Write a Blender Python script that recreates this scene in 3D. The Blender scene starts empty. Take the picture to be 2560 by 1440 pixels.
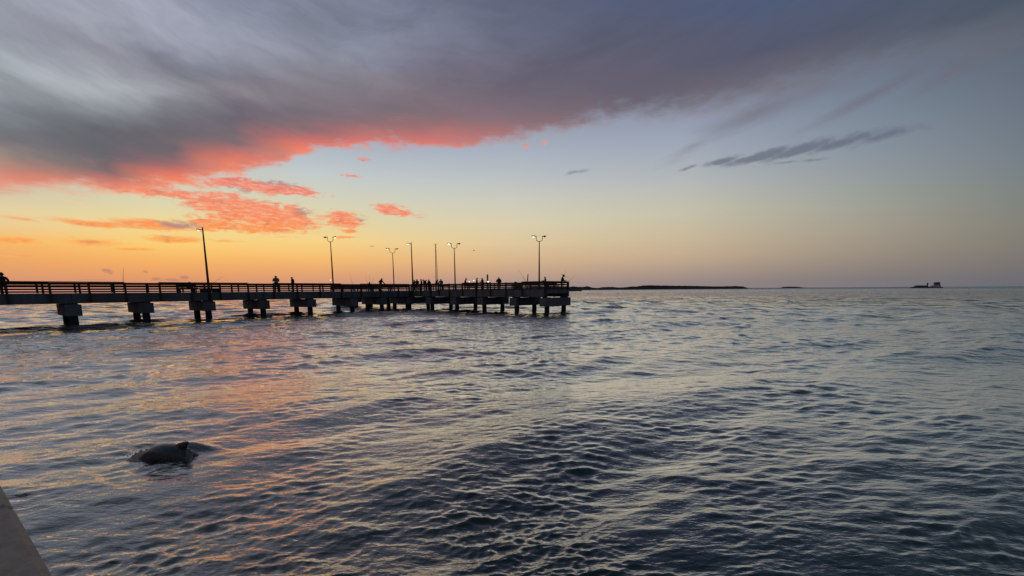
import bpy, bmesh, math, random
import numpy as np
from mathutils import Vector, Matrix

random.seed(7)
rng = np.random.default_rng(11)
R = math.radians
scene = bpy.context.scene
C = scene.collection

# ------------------------------------------------------------------ camera
CAM_H = 2.4
FOC = 1100.0                      # focal length in pixels of the 2560 px wide photograph
PITCH = math.atan(1.3e-4 * FOC)   # camera tilted down
ROLL = 0.0073
CY = 724.5 + FOC * math.tan(PITCH)
cam_d = bpy.data.cameras.new('camera')
cam = bpy.data.objects.new('camera', cam_d)
C.objects.link(cam)
cam_d.sensor_width = 36.0
cam_d.lens = 36.0 * FOC / 2560.0
cam_d.shift_y = (CY - 720.0) / 2560.0
cam_d.clip_start = 0.05
cam_d.clip_end = 60000.0
cam.matrix_world = (Matrix.Translation((0, 0, CAM_H)) @ Matrix.Rotation(math.pi / 2 - PITCH, 4, 'X')
                    @ Matrix.Rotation(-ROLL, 4, 'Z'))
scene.camera = cam
scene.view_settings.view_transform = 'Standard'
scene.view_settings.look = 'None'
scene.view_settings.exposure = 0.0
scene.view_settings.gamma = 1.0
scene.view_settings.use_curve_mapping = False
scene.render.engine = 'CYCLES'
scene.cycles.max_bounces = 6
scene.cycles.glossy_bounces = 4


def ray(px, py):
    """direction in the world seen at a pixel of the photograph (used to survey positions)"""
    X2, Y2 = px - 1280.0, CY - py
    c, s = math.cos(ROLL), math.sin(ROLL)
    X, Y = X2 * c + Y2 * s, -X2 * s + Y2 * c
    v = Vector((X, FOC * math.cos(PITCH) + Y * math.sin(PITCH), -FOC * math.sin(PITCH) + Y * math.cos(PITCH)))
    return v.normalized()


def on_level(px, py, z):
    v = ray(px, py)
    t = (z - CAM_H) / v.z
    return Vector((v.x * t, v.y * t, z))


def at_depth(px, py, depth):
    v = ray(px, py)
    t = depth / v.y
    return Vector((v.x * t, depth, CAM_H + v.z * t))


def azel(px, py):
    v = ray(px, py)
    return math.atan2(v.x, v.y), math.asin(v.z)


def lin(c):
    out = []
    for k in c[:3]:
        k = k / 255.0
        out.append(k / 12.92 if k <= 0.04045 else ((k + 0.055) / 1.055) ** 2.4)
    return (*out, 1.0)


# ------------------------------------------------------------------ sky (world)
world = bpy.data.worlds.new('World')
scene.world = world
world.use_nodes = True
nt = world.node_tree
nt.nodes.clear()


class G:
    """small helper that writes node graphs"""
    def __init__(s, tree): s.t = tree

    def node(s, kind, **kw):
        n = s.t.nodes.new(kind)
        for k, v in kw.items(): setattr(n, k, v)
        return n

    def put(s, sock, v):
        if isinstance(v, bpy.types.NodeSocket): s.t.links.new(v, sock)
        else: sock.default_value = v

    def m(s, op, a, b=None, c=None, clamp=False):
        n = s.node('ShaderNodeMath', operation=op, use_clamp=clamp)
        s.put(n.inputs[0], a)
        if b is not None: s.put(n.inputs[1], b)
        if c is not None: s.put(n.inputs[2], c)
        return n.outputs[0]

    def vec(s, x, y, z=0.0):
        n = s.node('ShaderNodeCombineXYZ')
        s.put(n.inputs[0], x); s.put(n.inputs[1], y); s.put(n.inputs[2], z)
        return n.outputs[0]

    def noise(s, v, scale, detail=4.0, rough=0.5, dist=0.0):
        n = s.node('ShaderNodeTexNoise')
        s.put(n.inputs['Vector'], v)
        n.inputs['Scale'].default_value = scale
        n.inputs['Detail'].default_value = detail
        n.inputs['Roughness'].default_value = rough
        n.inputs['Distortion'].default_value = dist
        return n.outputs[0]

    def smooth(s, v, a, b, lo=0.0, hi=1.0):
        n = s.node('ShaderNodeMapRange', interpolation_type='SMOOTHSTEP')
        s.put(n.inputs[0], v)
        s.put(n.inputs[1], a); s.put(n.inputs[2], b); s.put(n.inputs[3], lo); s.put(n.inputs[4], hi)
        return n.outputs[0]

    def linr(s, v, a, b, lo=0.0, hi=1.0):
        n = s.node('ShaderNodeMapRange', interpolation_type='LINEAR', clamp=True)
        s.put(n.inputs[0], v)
        s.put(n.inputs[1], a); s.put(n.inputs[2], b); s.put(n.inputs[3], lo); s.put(n.inputs[4], hi)
        return n.outputs[0]

    def mix(s, f, a, b):
        n = s.node('ShaderNodeMix', data_type='RGBA')
        s.put(n.inputs[0], f); s.put(n.inputs[6], a); s.put(n.inputs[7], b)
        return n.outputs[2]

    def curve(s, v, pts, x0, x1):
        """piecewise smooth function y(v) through pts [(x, y)]"""
        n = s.node('ShaderNodeFloatCurve')
        ys = [p[1] for p in pts]
        y0, y1 = min(ys) - 1e-4, max(ys) + 1e-4
        cv = n.mapping.curves[0]
        P = sorted(((p[0] - x0) / (x1 - x0), (p[1] - y0) / (y1 - y0)) for p in pts)
        cv.points[0].location = P[0]
        cv.points[1].location = P[-1]
        for p in P[1:-1]: cv.points.new(*p)
        for p in cv.points: p.handle_type = 'AUTO_CLAMPED'
        n.mapping.extend = 'HORIZONTAL'
        n.mapping.update()
        s.put(n.inputs[1], s.linr(v, x0, x1))
        return s.m('MULTIPLY_ADD', n.outputs[0], y1 - y0, y0)

    def ramp(s, f, stops):
        n = s.node('ShaderNodeValToRGB')
        cr = n.color_ramp
        stops = sorted(stops)
        cr.elements[0].position, cr.elements[0].color = stops[0]
        cr.elements[1].position, cr.elements[1].color = stops[-1]
        for p, c in stops[1:-1]:
            e = cr.elements.new(p); e.color = c
        s.put(n.inputs[0], f)
        return n.outputs[0]


g = G(nt)
tc = g.node('ShaderNodeTexCoord')
sep = g.node('ShaderNodeSeparateXYZ')
nt.links.new(tc.outputs['Generated'], sep.inputs[0])
az = g.m('ARCTAN2', sep.outputs[0], sep.outputs[1])
el = g.m('ARCSINE', g.m('MAXIMUM', g.m('MINIMUM', sep.outputs[2], 1.0), -1.0))

E0, E1 = R(-4), R(90)


def greyer(c, k, lim=400):
    if max(c) - min(c) > lim: return c
    y = 0.3 * c[0] + 0.59 * c[1] + 0.11 * c[2]
    return tuple(y + (v - y) * k for v in c)


def columns(azs, e_sock, cols, sat=lambda px, c: c):
    """sky colours measured along upright lines (azimuth px, [(py, rgb)...]), blended from one to the next"""
    f = g.linr(e_sock, E0, E1)
    out = None
    prev = None
    for px, stops, extra in cols:
        a = azel(px, 716)[0] if px is not None else extra[0]
        st = [((azel(px if px is not None else 1280, py)[1] - E0) / (E1 - E0), lin(sat(px, c))) for py, c in stops]
        if px is not None: up = extra
        else: up = extra[1]
        st += [((R(d) - E0) / (E1 - E0), lin(c)) for d, c in up]
        col = g.ramp(f, st)
        out = col if out is None else g.mix(g.linr(azs, prev, a), out, col)
        prev = a
    return out


EAST = [(2, (96, 100, 116)), (12, (92, 98, 118)), (35, (66, 76, 90)), (60, (56, 68, 80)), (90, (54, 68, 80))]
# soft warps for cloud shapes
base_v = g.vec(g.m('MULTIPLY', az, 1.0), g.m('MULTIPLY', el, 2.6), 0.0)
w1 = g.noise(base_v, 5.0, 3.0, 0.55)
w2 = g.noise(g.vec(g.m('ADD', az, 7.3), g.m('MULTIPLY', el, 2.6), 3.1), 5.0, 3.0, 0.55)
# lower edge of the large cloud, measured on the photograph
edge_px = [(-300, 520), (0, 508), (110, 500), (250, 496), (350, 492), (430, 482), (510, 462), (600, 444), (690, 428), (760, 402), (830, 386), (900, 380), (1000, 379), (1100, 383), (1200, 375), (1280, 366), (1400, 348), (1520, 330), (1640, 326), (1760, 326), (1900, 305), (2050, 270), (2200, 232), (2400, 205), (2560, 190), (2860, 150)]
edge = g.curve(az, [azel(*p) for p in edge_px], azel(-300, 520)[0], azel(2860, 150)[0])
calm = g.smooth(g.m('SUBTRACT', el, edge), 0.03, 0.22, 0.22, 1.0)
az_w = g.m('ADD', az, g.m('MULTIPLY', g.m('SUBTRACT', w1, 0.5), 0.17))
el_w = g.m('ADD', el, g.m('MULTIPLY', g.m('MULTIPLY', g.m('SUBTRACT', w2, 0.5), calm), 0.08))

clear = columns(az, el, [
    (None, [], (R(-179), EAST)),
    (None, [], (R(-95), [(0, (170, 122, 108)), (5, (196, 150, 118)), (14, (160, 150, 145)), (35, (110, 116, 136)), (90, (74, 84, 104))])),
    (0, [(732, (196, 138, 122)), (715, (206, 144, 120)), (700, (214, 152, 116)), (650, (236, 168, 104)), (600, (246, 186, 110)), (560, (234, 204, 150)), (520, (226, 208, 165)), (450, (200, 190, 175)), (300, (160, 170, 172))], [(45, (112, 120, 130)), (90, (62, 76, 88))]),
    (400, [(730, (198, 144, 124)), (712, (208, 148, 118)), (690, (230, 158, 106)), (650, (245, 180, 104)), (610, (251, 206, 120)), (560, (240, 216, 150)), (510, (222, 214, 174)), (440, (205, 205, 190)), (300, (165, 172, 180))], [(45, (112, 120, 132)), (90, (62, 76, 88))]),
    (800, [(728, (188, 146, 132)), (708, (206, 154, 124)), (680, (226, 170, 116)), (645, (243, 193, 116)), (600, (244, 215, 140)), (550, (224, 216, 168)), (490, (208, 212, 190)), (430, (192, 204, 204)), (330, (160, 176, 192))], [(45, (110, 118, 140)), (90, (72, 82, 102))]),
    (1280, [(725, (162, 140, 134)), (708, (176, 148, 134)), (685, (198, 162, 130)), (650, (218, 182, 130)), (605, (224, 202, 148)), (555, (216, 210, 168)), (500, (200, 206, 186)), (440, (182, 194, 196)), (385, (166, 182, 196)), (300, (146, 160, 182))], [(45, (92, 102, 126)), (90, (70, 80, 100))]),
    (1700, [(722, (140, 130, 130)), (705, (148, 134, 128)), (680, (168, 148, 128)), (640, (192, 168, 132)), (590, (196, 182, 144)), (530, (190, 190, 162)), (470, (176, 184, 176)), (410, (160, 174, 182)), (350, (148, 164, 182)), (250, (126, 142, 166))], [(45, (84, 96, 122)), (90, (68, 78, 98))]),
    (2100, [(719, (122, 120, 122)), (700, (126, 121, 120)), (670, (142, 132, 120)), (630, (156, 146, 124)), (580, (162, 156, 134)), (520, (156, 162, 146)), (460, (146, 158, 156)), (390, (132, 149, 160)), (320, (122, 140, 156)), (220, (106, 124, 144))], [(45, (76, 90, 112)), (90, (64, 74, 94))]),
    (2560, [(716, (102, 106, 114)), (695, (106, 107, 112)), (660, (116, 114, 110)), (610, (124, 122, 110)), (550, (124, 128, 116)), (480, (117, 128, 124)), (400, (108, 124, 132)), (320, (100, 117, 130)), (220, (92, 108, 124)), (100, (80, 96, 114))], [(45, (66, 80, 100)), (90, (60, 70, 90))]),
    (None, [], (R(95), [(0, (88, 94, 106)), (14, (88, 98, 112)), (35, (74, 86, 106)), (90, (60, 70, 90))])),
    (None, [], (R(179), EAST)),
], lambda px, c: tuple(v * (1.03 if px and px >= 1600 else 1.0) * ((1.012, 0.985, 0.995)[i] if px and px >= 700 else 1.0) for i, v in enumerate(greyer(c, 0.80 if (px or 0) >= 1200 else 1.03))))

cloud = columns(az_w, el_w, [
    (None, [], (R(-179), EAST)),
    (None, [], (R(-95), [(4, (190, 132, 118)), (14, (130, 118, 124)), (35, (112, 116, 132)), (90, (66, 74, 92))])),
    (0, [(505, (238, 164, 140)), (478, (232, 146, 124)), (440, (198, 152, 132)), (400, (172, 142, 128)), (370, (156, 138, 132)), (345, (118, 118, 124)), (300, (132, 140, 148)), (230, (166, 176, 180)), (150, (150, 158, 166)), (110, (136, 139, 150)), (60, (140, 143, 160)), (0, (142, 146, 166))], [(50, (110, 118, 130)), (90, (58, 72, 84))]),
    (150, [(500, (242, 165, 136)), (478, (240, 140, 114)), (455, (215, 135, 118)), (430, (170, 128, 118)), (400, (125, 116, 118)), (350, (108, 108, 116)), (300, (122, 128, 136)), (230, (160, 168, 174)), (170, (155, 160, 168)), (120, (132, 136, 148)), (60, (143, 146, 160)), (0, (146, 149, 166))], [(50, (110, 118, 130)), (90, (58, 72, 84))]),
    (300, [(492, (248, 166, 134)), (468, (250, 138, 102)), (453, (205, 120, 108)), (436, (132, 108, 110)), (400, (104, 102, 110)), (335, (106, 106, 115)), (285, (134, 138, 146)), (215, (158, 164, 170)), (165, (146, 148, 158)), (130, (130, 131, 144)), (80, (150, 154, 168)), (0, (150, 152, 168))], [(50, (108, 116, 130)), (90, (58, 72, 84))]),
    (460, [(478, (249, 152, 118)), (455, (250, 134, 98)), (434, (222, 120, 104)), (416, (158, 108, 110)), (390, (116, 104, 112)), (330, (108, 105, 114)), (290, (120, 120, 130)), (240, (146, 148, 156)), (190, (140, 140, 152)), (150, (126, 128, 142)), (90, (150, 154, 170)), (0, (145, 150, 168))], [(50, (104, 112, 127)), (90, (58, 72, 84))]),
    (620, [(446, (250, 146, 112)), (415, (250, 132, 98)), (392, (204, 118, 106)), (364, (126, 106, 114)), (310, (110, 104, 116)), (262, (118, 110, 124)), (228, (140, 134, 143)), (196, (124, 122, 138)), (160, (134, 136, 152)), (100, (151, 156, 174)), (0, (138, 145, 167))], [(50, (100, 108, 124)), (90, (58, 72, 84))]),
    (790, [(392, (248, 144, 116)), (374, (243, 128, 102)), (352, (203, 116, 110)), (325, (140, 107, 113)), (280, (118, 108, 119)), (235, (126, 118, 128)), (190, (132, 130, 142)), (140, (145, 148, 164)), (80, (134, 140, 160)), (0, (130, 137, 160))], [(50, (90, 98, 115)), (90, (57, 71, 83))]),
    (960, [(380, (248, 146, 118)), (362, (230, 122, 108)), (340, (196, 116, 112)), (308, (142, 110, 115)), (262, (122, 110, 121)), (205, (134, 126, 138)), (165, (134, 136, 154)), (110, (138, 145, 165)), (50, (120, 124, 146)), (0, (122, 128, 150))], [(50, (82, 90, 108)), (90, (56, 70, 82))]),
    (1120, [(378, (236, 142, 128)), (356, (206, 122, 116)), (325, (174, 114, 114)), (290, (136, 108, 116)), (230, (120, 110, 122)), (170, (112, 108, 128)), (90, (118, 122, 144)), (0, (108, 115, 140))], [(50, (75, 84, 102)), (90, (55, 69, 81))]),
    (1280, [(372, (206, 146, 140)), (348, (176, 124, 125)), (315, (150, 112, 118)), (280, (128, 107, 118)), (222, (110, 101, 117)), (150, (104, 101, 121)), (85, (104, 107, 130)), (0, (94, 100, 124))], [(50, (68, 78, 96)), (90, (54, 68, 80))]),
    (1600, [(330, (172, 160, 170)), (304, (160, 132, 138)), (286, (120, 104, 114)), (250, (106, 100, 114)), (180, (98, 94, 114)), (100, (87, 90, 113)), (0, (84, 94, 126))], [(50, (60, 72, 90)), (90, (52, 66, 78))]),
    (1900, [(340, (148, 150, 160)), (300, (134, 128, 135)), (250, (122, 115, 124)), (190, (104, 101, 117)), (120, (85, 89, 112)), (0, (79, 92, 122))], [(50, (56, 70, 86)), (90, (50, 64, 76))]),
    (2250, [(250, (120, 128, 140)), (205, (118, 115, 124)), (150, (108, 107, 118)), (90, (84, 92, 110)), (0, (76, 90, 112))], [(50, (52, 66, 80)), (90, (48, 62, 73))]),
    (2560, [(220, (104, 114, 126)), (160, (112, 112, 120)), (105, (106, 108, 116)), (55, (82, 92, 106)), (0, (71, 86, 104))], [(50, (48, 62, 74)), (90, (46, 60, 70))]),
    (None, [], (R(95), [(4, (88, 94, 108)), (35, (52, 66, 78)), (90, (46, 60, 70))])),
    (None, [], (R(179), EAST)),
], lambda px, c: tuple(v * (1.05 if px is not None and px < 500 and min(c) > 118 else 1.0) for v in greyer(c, 0.88, 42)))

# fibres: fine noise drawn out along the sweep of the cloud
sweep = g.curve(az, [(azel(px, 500)[0], y) for px, y in [(-400, 0.46), (0, 0.40), (300, 0.355), (640, 0.29), (960, 0.25), (1280, 0.255), (1700, 0.31), (2100, 0.39), (2560, 0.48), (2900, 0.54)]], R(-58), R(58))
across = g.m('SUBTRACT', el_w, sweep)
fib = g.noise(g.vec(g.m('MULTIPLY', az_w, 2.4), g.m('MULTIPLY', across, 9.5), 1.7), 1.7, 6.0, 0.6)
fib2 = g.noise(g.vec(g.m('MULTIPLY', az_w, 5.0), g.m('MULTIPLY', across, 30.0), 9.2), 2.2, 4.0, 0.6)
ragged = g.noise(g.vec(az, g.m('MULTIPLY', el, 2.8), 4.4), 22.0, 5.0, 0.6)
soft = g.noise(g.vec(az, g.m('MULTIPLY', el, 2.0), 2.2), 8.0, 3.0, 0.5)
d_edge = g.m('SUBTRACT', el, edge)
d_rag = g.m('ADD', d_edge, g.m('MULTIPLY', g.m('SUBTRACT', ragged, 0.52), 0.062))
d_rag = g.m('ADD', d_rag, g.m('MULTIPLY', g.m('SUBTRACT', soft, 0.5), 0.03))
wid = g.curve(az, [(azel(px, 500)[0], w) for px, w in [(-300, .05), (0, .04), (300, .028), (700, .024), (1100, .024), (1300, .035), (1600, .06), (2000, .09), (2560, .10)]], R(-58), R(55))
alpha = g.smooth(d_rag, 0.0, wid)
# streaky light and dark inside the cloud, strongest high on the left
fibm = g.m('ADD', g.m('MULTIPLY', g.m('SUBTRACT', fib, 0.5), 0.75), g.m('MULTIPLY', g.m('SUBTRACT', fib2, 0.5), 0.16))
mott = g.noise(g.vec(g.m('MULTIPLY', az_w, 1.0), g.m('MULTIPLY', across, 2.6), 21.0), 6.5, 5.0, 0.6, 0.4)
fibm = g.m('ADD', fibm, g.m('MULTIPLY', g.m('SUBTRACT', mott, 0.5), 0.6))
f_amt = g.smooth(d_edge, 0.03, 0.16, 0.15, 1.0)
f_amt = g.m('MULTIPLY', f_amt, g.linr(az, azel(700, 500)[0], azel(1700, 500)[0], 1.0, 0.38))
cval = g.m('ADD', 1.0, g.m('MULTIPLY', g.m('MULTIPLY', fibm, f_amt), 1.0))
lit_n = g.noise(g.vec(g.m('MULTIPLY', az_w, 1.0), g.m('MULTIPLY', el_w, 3.4), 12.0), 11.0, 4.0, 0.6)
lit_m = g.m('MULTIPLY', g.smooth(lit_n, 0.50, 0.68, 0.0, 0.55), g.smooth(d_edge, 0.0, 0.10, 1.0, 0.0))
lit_m = g.m('MULTIPLY', lit_m, g.smooth(az, azel(900, 500)[0], azel(1300, 500)[0], 1.0, 0.0))
cloud = g.mix(lit_m, cloud, lin((176, 128, 124)))
hs = g.node('ShaderNodeVectorMath', operation='SCALE')
nt.links.new(cloud, hs.inputs[0]); nt.links.new(cval, hs.inputs['Scale'])
sky = g.mix(alpha, clear, hs.outputs[0])


def blobs(items, warp, wv):
    """union of soft ellipses given as (px, py, half width, half height, tilt in degrees, weight)"""
    n1 = g.noise(wv, 14.0, 3.0, 0.55)
    n2 = g.noise(g.vec(g.m('ADD', az, 3.7), g.m('MULTIPLY', el, 2.5), 5.5), 14.0, 3.0, 0.55)
    v = g.vec(g.m('ADD', az, g.m('MULTIPLY', g.m('SUBTRACT', n1, 0.5), warp * 1.6)),
              g.m('ADD', el, g.m('MULTIPLY', g.m('SUBTRACT', n2, 0.5), warp * 0.7)), 0.0)
    out = None
    for px, py, hw, hh, tilt, wt in items:
        a0, e0 = azel(px, py)
        ra = abs(azel(px + hw, py)[0] - azel(px - hw, py)[0]) / 2
        re = abs(azel(px, py - hh)[1] - azel(px, py + hh)[1]) / 2
        mp = g.node('ShaderNodeMapping', vector_type='TEXTURE')
        nt.links.new(v, mp.inputs[0])
        mp.inputs['Location'].default_value = (a0, e0, 0)
        mp.inputs['Rotation'].default_value = (0, 0, R(tilt))
        mp.inputs['Scale'].default_value = (ra, re, 1)
        ln = g.node('ShaderNodeVectorMath', operation='LENGTH')
        nt.links.new(mp.outputs[0], ln.inputs[0])
        f = g.m('MULTIPLY', g.m('SUBTRACT', 1.0, ln.outputs['Value']), wt)
        out = f if out is None else g.m('MAXIMUM', out, f)
    return out


puff = g.noise(g.vec(g.m('MULTIPLY', az, 1.0), g.m('MULTIPLY', el, 3.2), 8.8), 40.0, 4.0, 0.62, 0.6)
wv = g.vec(az, g.m('MULTIPLY', el, 2.5), 6.1)
fine = g.noise(g.vec(az, g.m('MULTIPLY', el, 5.0), 2.9), 60.0, 4.0, 0.65, 0.8)

# pink and orange lit clouds below the large one
f1 = blobs([
    (590, 524, 165, 56, -8, 1.25), (690, 545, 145, 46, 0, 1.25), (520, 560, 90, 26, 0, 1.0), (650, 572, 185, 16, 0, 1.0),
    (680, 470, 185, 22, -3, 1.1), (560, 454, 95, 16, 5, 1.0), (380, 484, 110, 18, 2, 1.0), (470, 492, 75, 26, -18, .9),
    (860, 550, 66, 32, 0, 1.1), (872, 576, 40, 9, 0, .8), (992, 528, 74, 18, -8, 1.1), (1040, 545, 34, 5, -6, .6),
    (866, 593, 44, 6, 0, .8), (872, 439, 48, 7, -7, .7), (905, 394, 22, 8, 0, .6), (1365, 352, 16, 14, 20, .5), (1318, 366, 10, 16, 60, .5),
], 0.03, wv)
m1 = g.smooth(g.m('ADD', f1, g.m('MULTIPLY', g.m('SUBTRACT', puff, 0.56), 1.7)), 0.0, 0.55)
f2 = blobs([
    (250, 560, 150, 11, -2, .9), (390, 562, 150, 17, -1, 1.0), (440, 598, 95, 12, 1, .9), (40, 600, 75, 10, 0, .9),
    (340, 622, 75, 6, 0, .7), (240, 605, 110, 12, 0, .5), (60, 548, 80, 6, -4, .5), (560, 602, 60, 5, 0, .5),
    (40, 640, 90, 4, 0, .3), (700, 594, 60, 4, 0, .25),
], 0.018, wv)
m2 = g.smooth(g.m('ADD', f2, g.m('MULTIPLY', g.m('SUBTRACT', fine, 0.5), 1.0)), 0.0, 0.6)
mo = g.m('MAXIMUM', m1, m2)
hot = g.ramp(g.linr(el, azel(640, 610)[1], azel(640, 440)[1]), [(0.0, lin((252, 160, 78))), (0.22, lin((252, 146, 78))), (0.4, lin((250, 136, 90))), (0.75, lin((244, 130, 104))), (1.0, lin((240, 128, 110)))])
pale = g.ramp(g.linr(el, azel(640, 610)[1], azel(640, 440)[1]), [(0.0, lin((250, 186, 110))), (0.4, lin((246, 184, 146))), (1.0, lin((232, 178, 160)))])
shade = g.smooth(fine, 0.44, 0.64)
ocol = g.mix(g.m('MULTIPLY', shade, 0.75), hot, pale)
dk_n = g.noise(g.vec(az, g.m('MULTIPLY', el, 3.0), 15.5), 30.0, 4.0, 0.6, 0.5)
ocol = g.mix(g.smooth(dk_n, 0.52, 0.66, 0.0, 0.55), ocol, lin((214, 112, 88)))
gr = blobs([(455, 562, 70, 12, 0, 1.0), (700, 458, 90, 8, 0, .9), (600, 474, 50, 6, 0, .8), (760, 530, 30, 14, 0, .7), (905, 545, 22, 12, 0, .5), (415, 590, 26, 5, 0, .6)], 0.02, wv)
gm = g.smooth(g.m('ADD', gr, g.m('MULTIPLY', g.m('SUBTRACT', puff, 0.5), 1.6)), 0.0, 0.5, 0.0, 0.85)
ocol = g.mix(gm, ocol, lin((172, 132, 132)))
sky = g.mix(g.m('MULTIPLY', mo, 0.94), sky, ocol)

# grey wisps, right
puff3 = g.noise(g.vec(g.m('MULTIPLY', az, 1.0), g.m('MULTIPLY', el, 1.7), 8.8), 46.0, 5.0, 0.62, 0.5)
f3 = blobs([
    (1800, 404, 60, 13, 8, 1.2), (1890, 392, 110, 15, 9, 1.35), (1990, 375, 120, 18, 9, 1.35), (2100, 356, 120, 19, 9, 1.2), (2210, 340, 130, 19, 6, .7),
    (1720, 420, 30, 7, 16, .8), (2030, 401, 62, 6, -2, .6), (1436, 429, 46, 6, 10, .7), (1960, 408, 70, 5, -4, .5),
], 0.02, wv)
m3 = g.smooth(g.m('ADD', f3, g.m('MULTIPLY', g.m('SUBTRACT', puff3, 0.48), 1.1)), 0.0, 0.9, 0.0, 0.74)
sky = g.mix(m3, sky, lin((98, 104, 122)))
f4 = blobs([
    (1890, 285, 240, 48, 14, .9), (1730, 370, 110, 24, 24, .6), (2180, 238, 210, 26, 20, 1.0), (2050, 310, 150, 26, 18, .5), (2380, 180, 180, 40, 20, .8),
], 0.02, wv)
m4 = g.smooth(g.m('ADD', f4, g.m('MULTIPLY', g.m('SUBTRACT', fib2, 0.5), 0.8)), 0.0, 1.3, 0.0, 0.66)
sky = g.mix(m4, sky, lin((110, 104, 116)))
# small dark cumulus low on the left horizon
f5 = blobs([(268, 675, 17, 6, -8, 1), (276, 682, 7, 4, 0, 1), (365, 680, 10, 4, -20, .8), (392, 698, 16, 5, 0, .9), (462, 694, 15, 7, 5, 1), (430, 701, 46, 5, 0, .7), (230, 700, 60, 3, 0, .3)], 0.008, wv)
m5 = g.smooth(g.m('ADD', f5, g.m('MULTIPLY', g.m('SUBTRACT', fine, 0.5), 1.4)), 0.0, 0.6, 0.0, 0.6)
sky = g.mix(m5, sky, lin((172, 124, 112)))

bg = g.node('ShaderNodeBackground')
nt.links.new(sky, bg.inputs['Color'])
bg.inputs['Strength'].default_value = 1.0
wo = g.node('ShaderNodeOutputWorld')
nt.links.new(bg.outputs[0], wo.inputs['Surface'])


# ------------------------------------------------------------------ materials
def mat(name, col, rough=0.8, var=0.25, scale=6.0, bump=0.0, metal=0.0, spec=0.5, stain=None, streak=False):
    m = bpy.data.materials.new(name); m.use_nodes = True
    t = m.node_tree; t.nodes.clear(); q = G(t)
    out = q.node('ShaderNodeOutputMaterial'); p = q.node('ShaderNodeBsdfPrincipled')
    t.links.new(p.outputs[0], out.inputs[0])
    co = q.node('ShaderNodeTexCoord').outputs['Object']
    if streak:
        mp = q.node('ShaderNodeMapping'); t.links.new(co, mp.inputs[0]); mp.inputs['Scale'].default_value = (1, 1, 0.18); cs = mp.outputs[0]
    else: cs = co
    n = q.noise(cs, scale, 5.0, 0.6)
    f = q.smooth(n, 0.3, 0.7)
    a = tuple(c * (1 - var) for c in col[:3]) + (1,)
    b = tuple(min(1, c * (1 + var)) for c in col[:3]) + (1,)
    c = q.mix(f, a, b)
    if stain:
        n2 = q.noise(cs, scale * 0.35, 4.0, 0.6, 0.5)
        c = q.mix(q.smooth(n2, 0.5, 0.68, 0, 0.8), c, (*stain, 1))
    q.put(p.inputs['Base Color'], c)
    p.inputs['Roughness'].default_value = rough
    p.inputs['Metallic'].default_value = metal
    p.inputs['Specular IOR Level'].default_value = spec
    if bump:
        bn = q.node('ShaderNodeBump'); bn.inputs['Distance'].default_value = bump
        q.put(bn.inputs['Height'], q.noise(co, scale * 4, 4.0, 0.6)); t.links.new(bn.outputs[0], p.inputs['Normal'])
    return m


M = {}
M['concrete'] = mat('weathered_concrete', (0.125, 0.13, 0.14), 0.9, 0.2, 1.6, 0.01, spec=0.2, stain=(0.07, 0.072, 0.075), streak=True)
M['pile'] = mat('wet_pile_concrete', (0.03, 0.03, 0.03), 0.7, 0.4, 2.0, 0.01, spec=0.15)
M['wood'] = mat('dark_timber', (0.055, 0.030, 0.022), 0.8, 0.35, 5.0, 0.004)
M['post'] = mat('dark_post_timber', (0.045, 0.027, 0.021), 0.8, 0.35, 5.0, 0.004)
M['pole'] = mat('brown_lamp_pole', (0.07, 0.028, 0.018), 0.55, 0.2, 3.0)
M['lamp_body'] = mat('lamp_housing', (0.05, 0.04, 0.035), 0.5, 0.2, 8.0)
M['parapet'] = mat('parapet_concrete', (0.52, 0.43, 0.36), 0.95, 0.10, 34.0, 0.004, spec=0.1, stain=(0.42, 0.345, 0.285))
M['pavement'] = mat('pavement_concrete', (0.28, 0.26, 0.24), 0.9, 0.15, 4.0, 0.002)
M['mast'] = mat('galvanised_mast', (0.25, 0.2, 0.17), 0.5, 0.1, 1.0)
M['rod'] = mat('rod_blank', (0.05, 0.04, 0.035), 0.5, 0.1, 2.0)
M['line_box'] = mat('dark_plastic', (0.03, 0.03, 0.035), 0.5, 0.2, 6.0)
M['bench'] = mat('bench_timber', (0.05, 0.04, 0.032), 0.8, 0.3, 5.0)
M['skin'] = mat('skin', (0.28, 0.17, 0.12), 0.6, 0.1, 8.0)
M['hair'] = mat('dark_hair', (0.02, 0.016, 0.013), 0.7, 0.2, 20.0)
M['trousers'] = mat('dark_trousers', (0.03, 0.032, 0.042), 0.9, 0.25, 12.0)
M['shoe'] = mat('dark_shoes', (0.02, 0.02, 0.02), 0.7, 0.2, 10.0)
M['hull'] = mat('dark_hull', (0.035, 0.04, 0.06), 0.6, 0.2, 0.5)
M['ship_white'] = mat('ship_white', (0.42, 0.44, 0.5), 0.5, 0.1, 0.5)
M['ship_dark'] = mat('ship_dark', (0.04, 0.045, 0.07), 0.5, 0.2, 0.5)
M['glass'] = mat('dark_glass', (0.02, 0.02, 0.03), 0.1, 0.1, 1.0)
M['land'] = mat('dune_scrub', (0.055, 0.048, 0.034), 0.95, 0.4, 0.05)
M['sand'] = mat('wet_sand', (0.10, 0.08, 0.065), 0.9, 0.2, 0.05)
M['rock'] = mat('jetty_rock', (0.06, 0.055, 0.05), 0.9, 0.35, 0.3)


def emis(name, col, s):
    m = bpy.data.materials.new(name); m.use_nodes = True
    t = m.node_tree; t.nodes.clear(); q = G(t)
    o = q.node('ShaderNodeOutputMaterial'); e = q.node('ShaderNodeEmission')
    e.inputs[0].default_value = (*col, 1); e.inputs[1].default_value = s
    t.links.new(e.outputs[0], o.inputs[0])
    return m


M['lit'] = emis('lit_lamp', (1.0, 0.90, 0.68), 2.2)
M['unlit'] = mat('unlit_lens', (0.25, 0.22, 0.2), 0.3, 0.1, 10.0)


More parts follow.
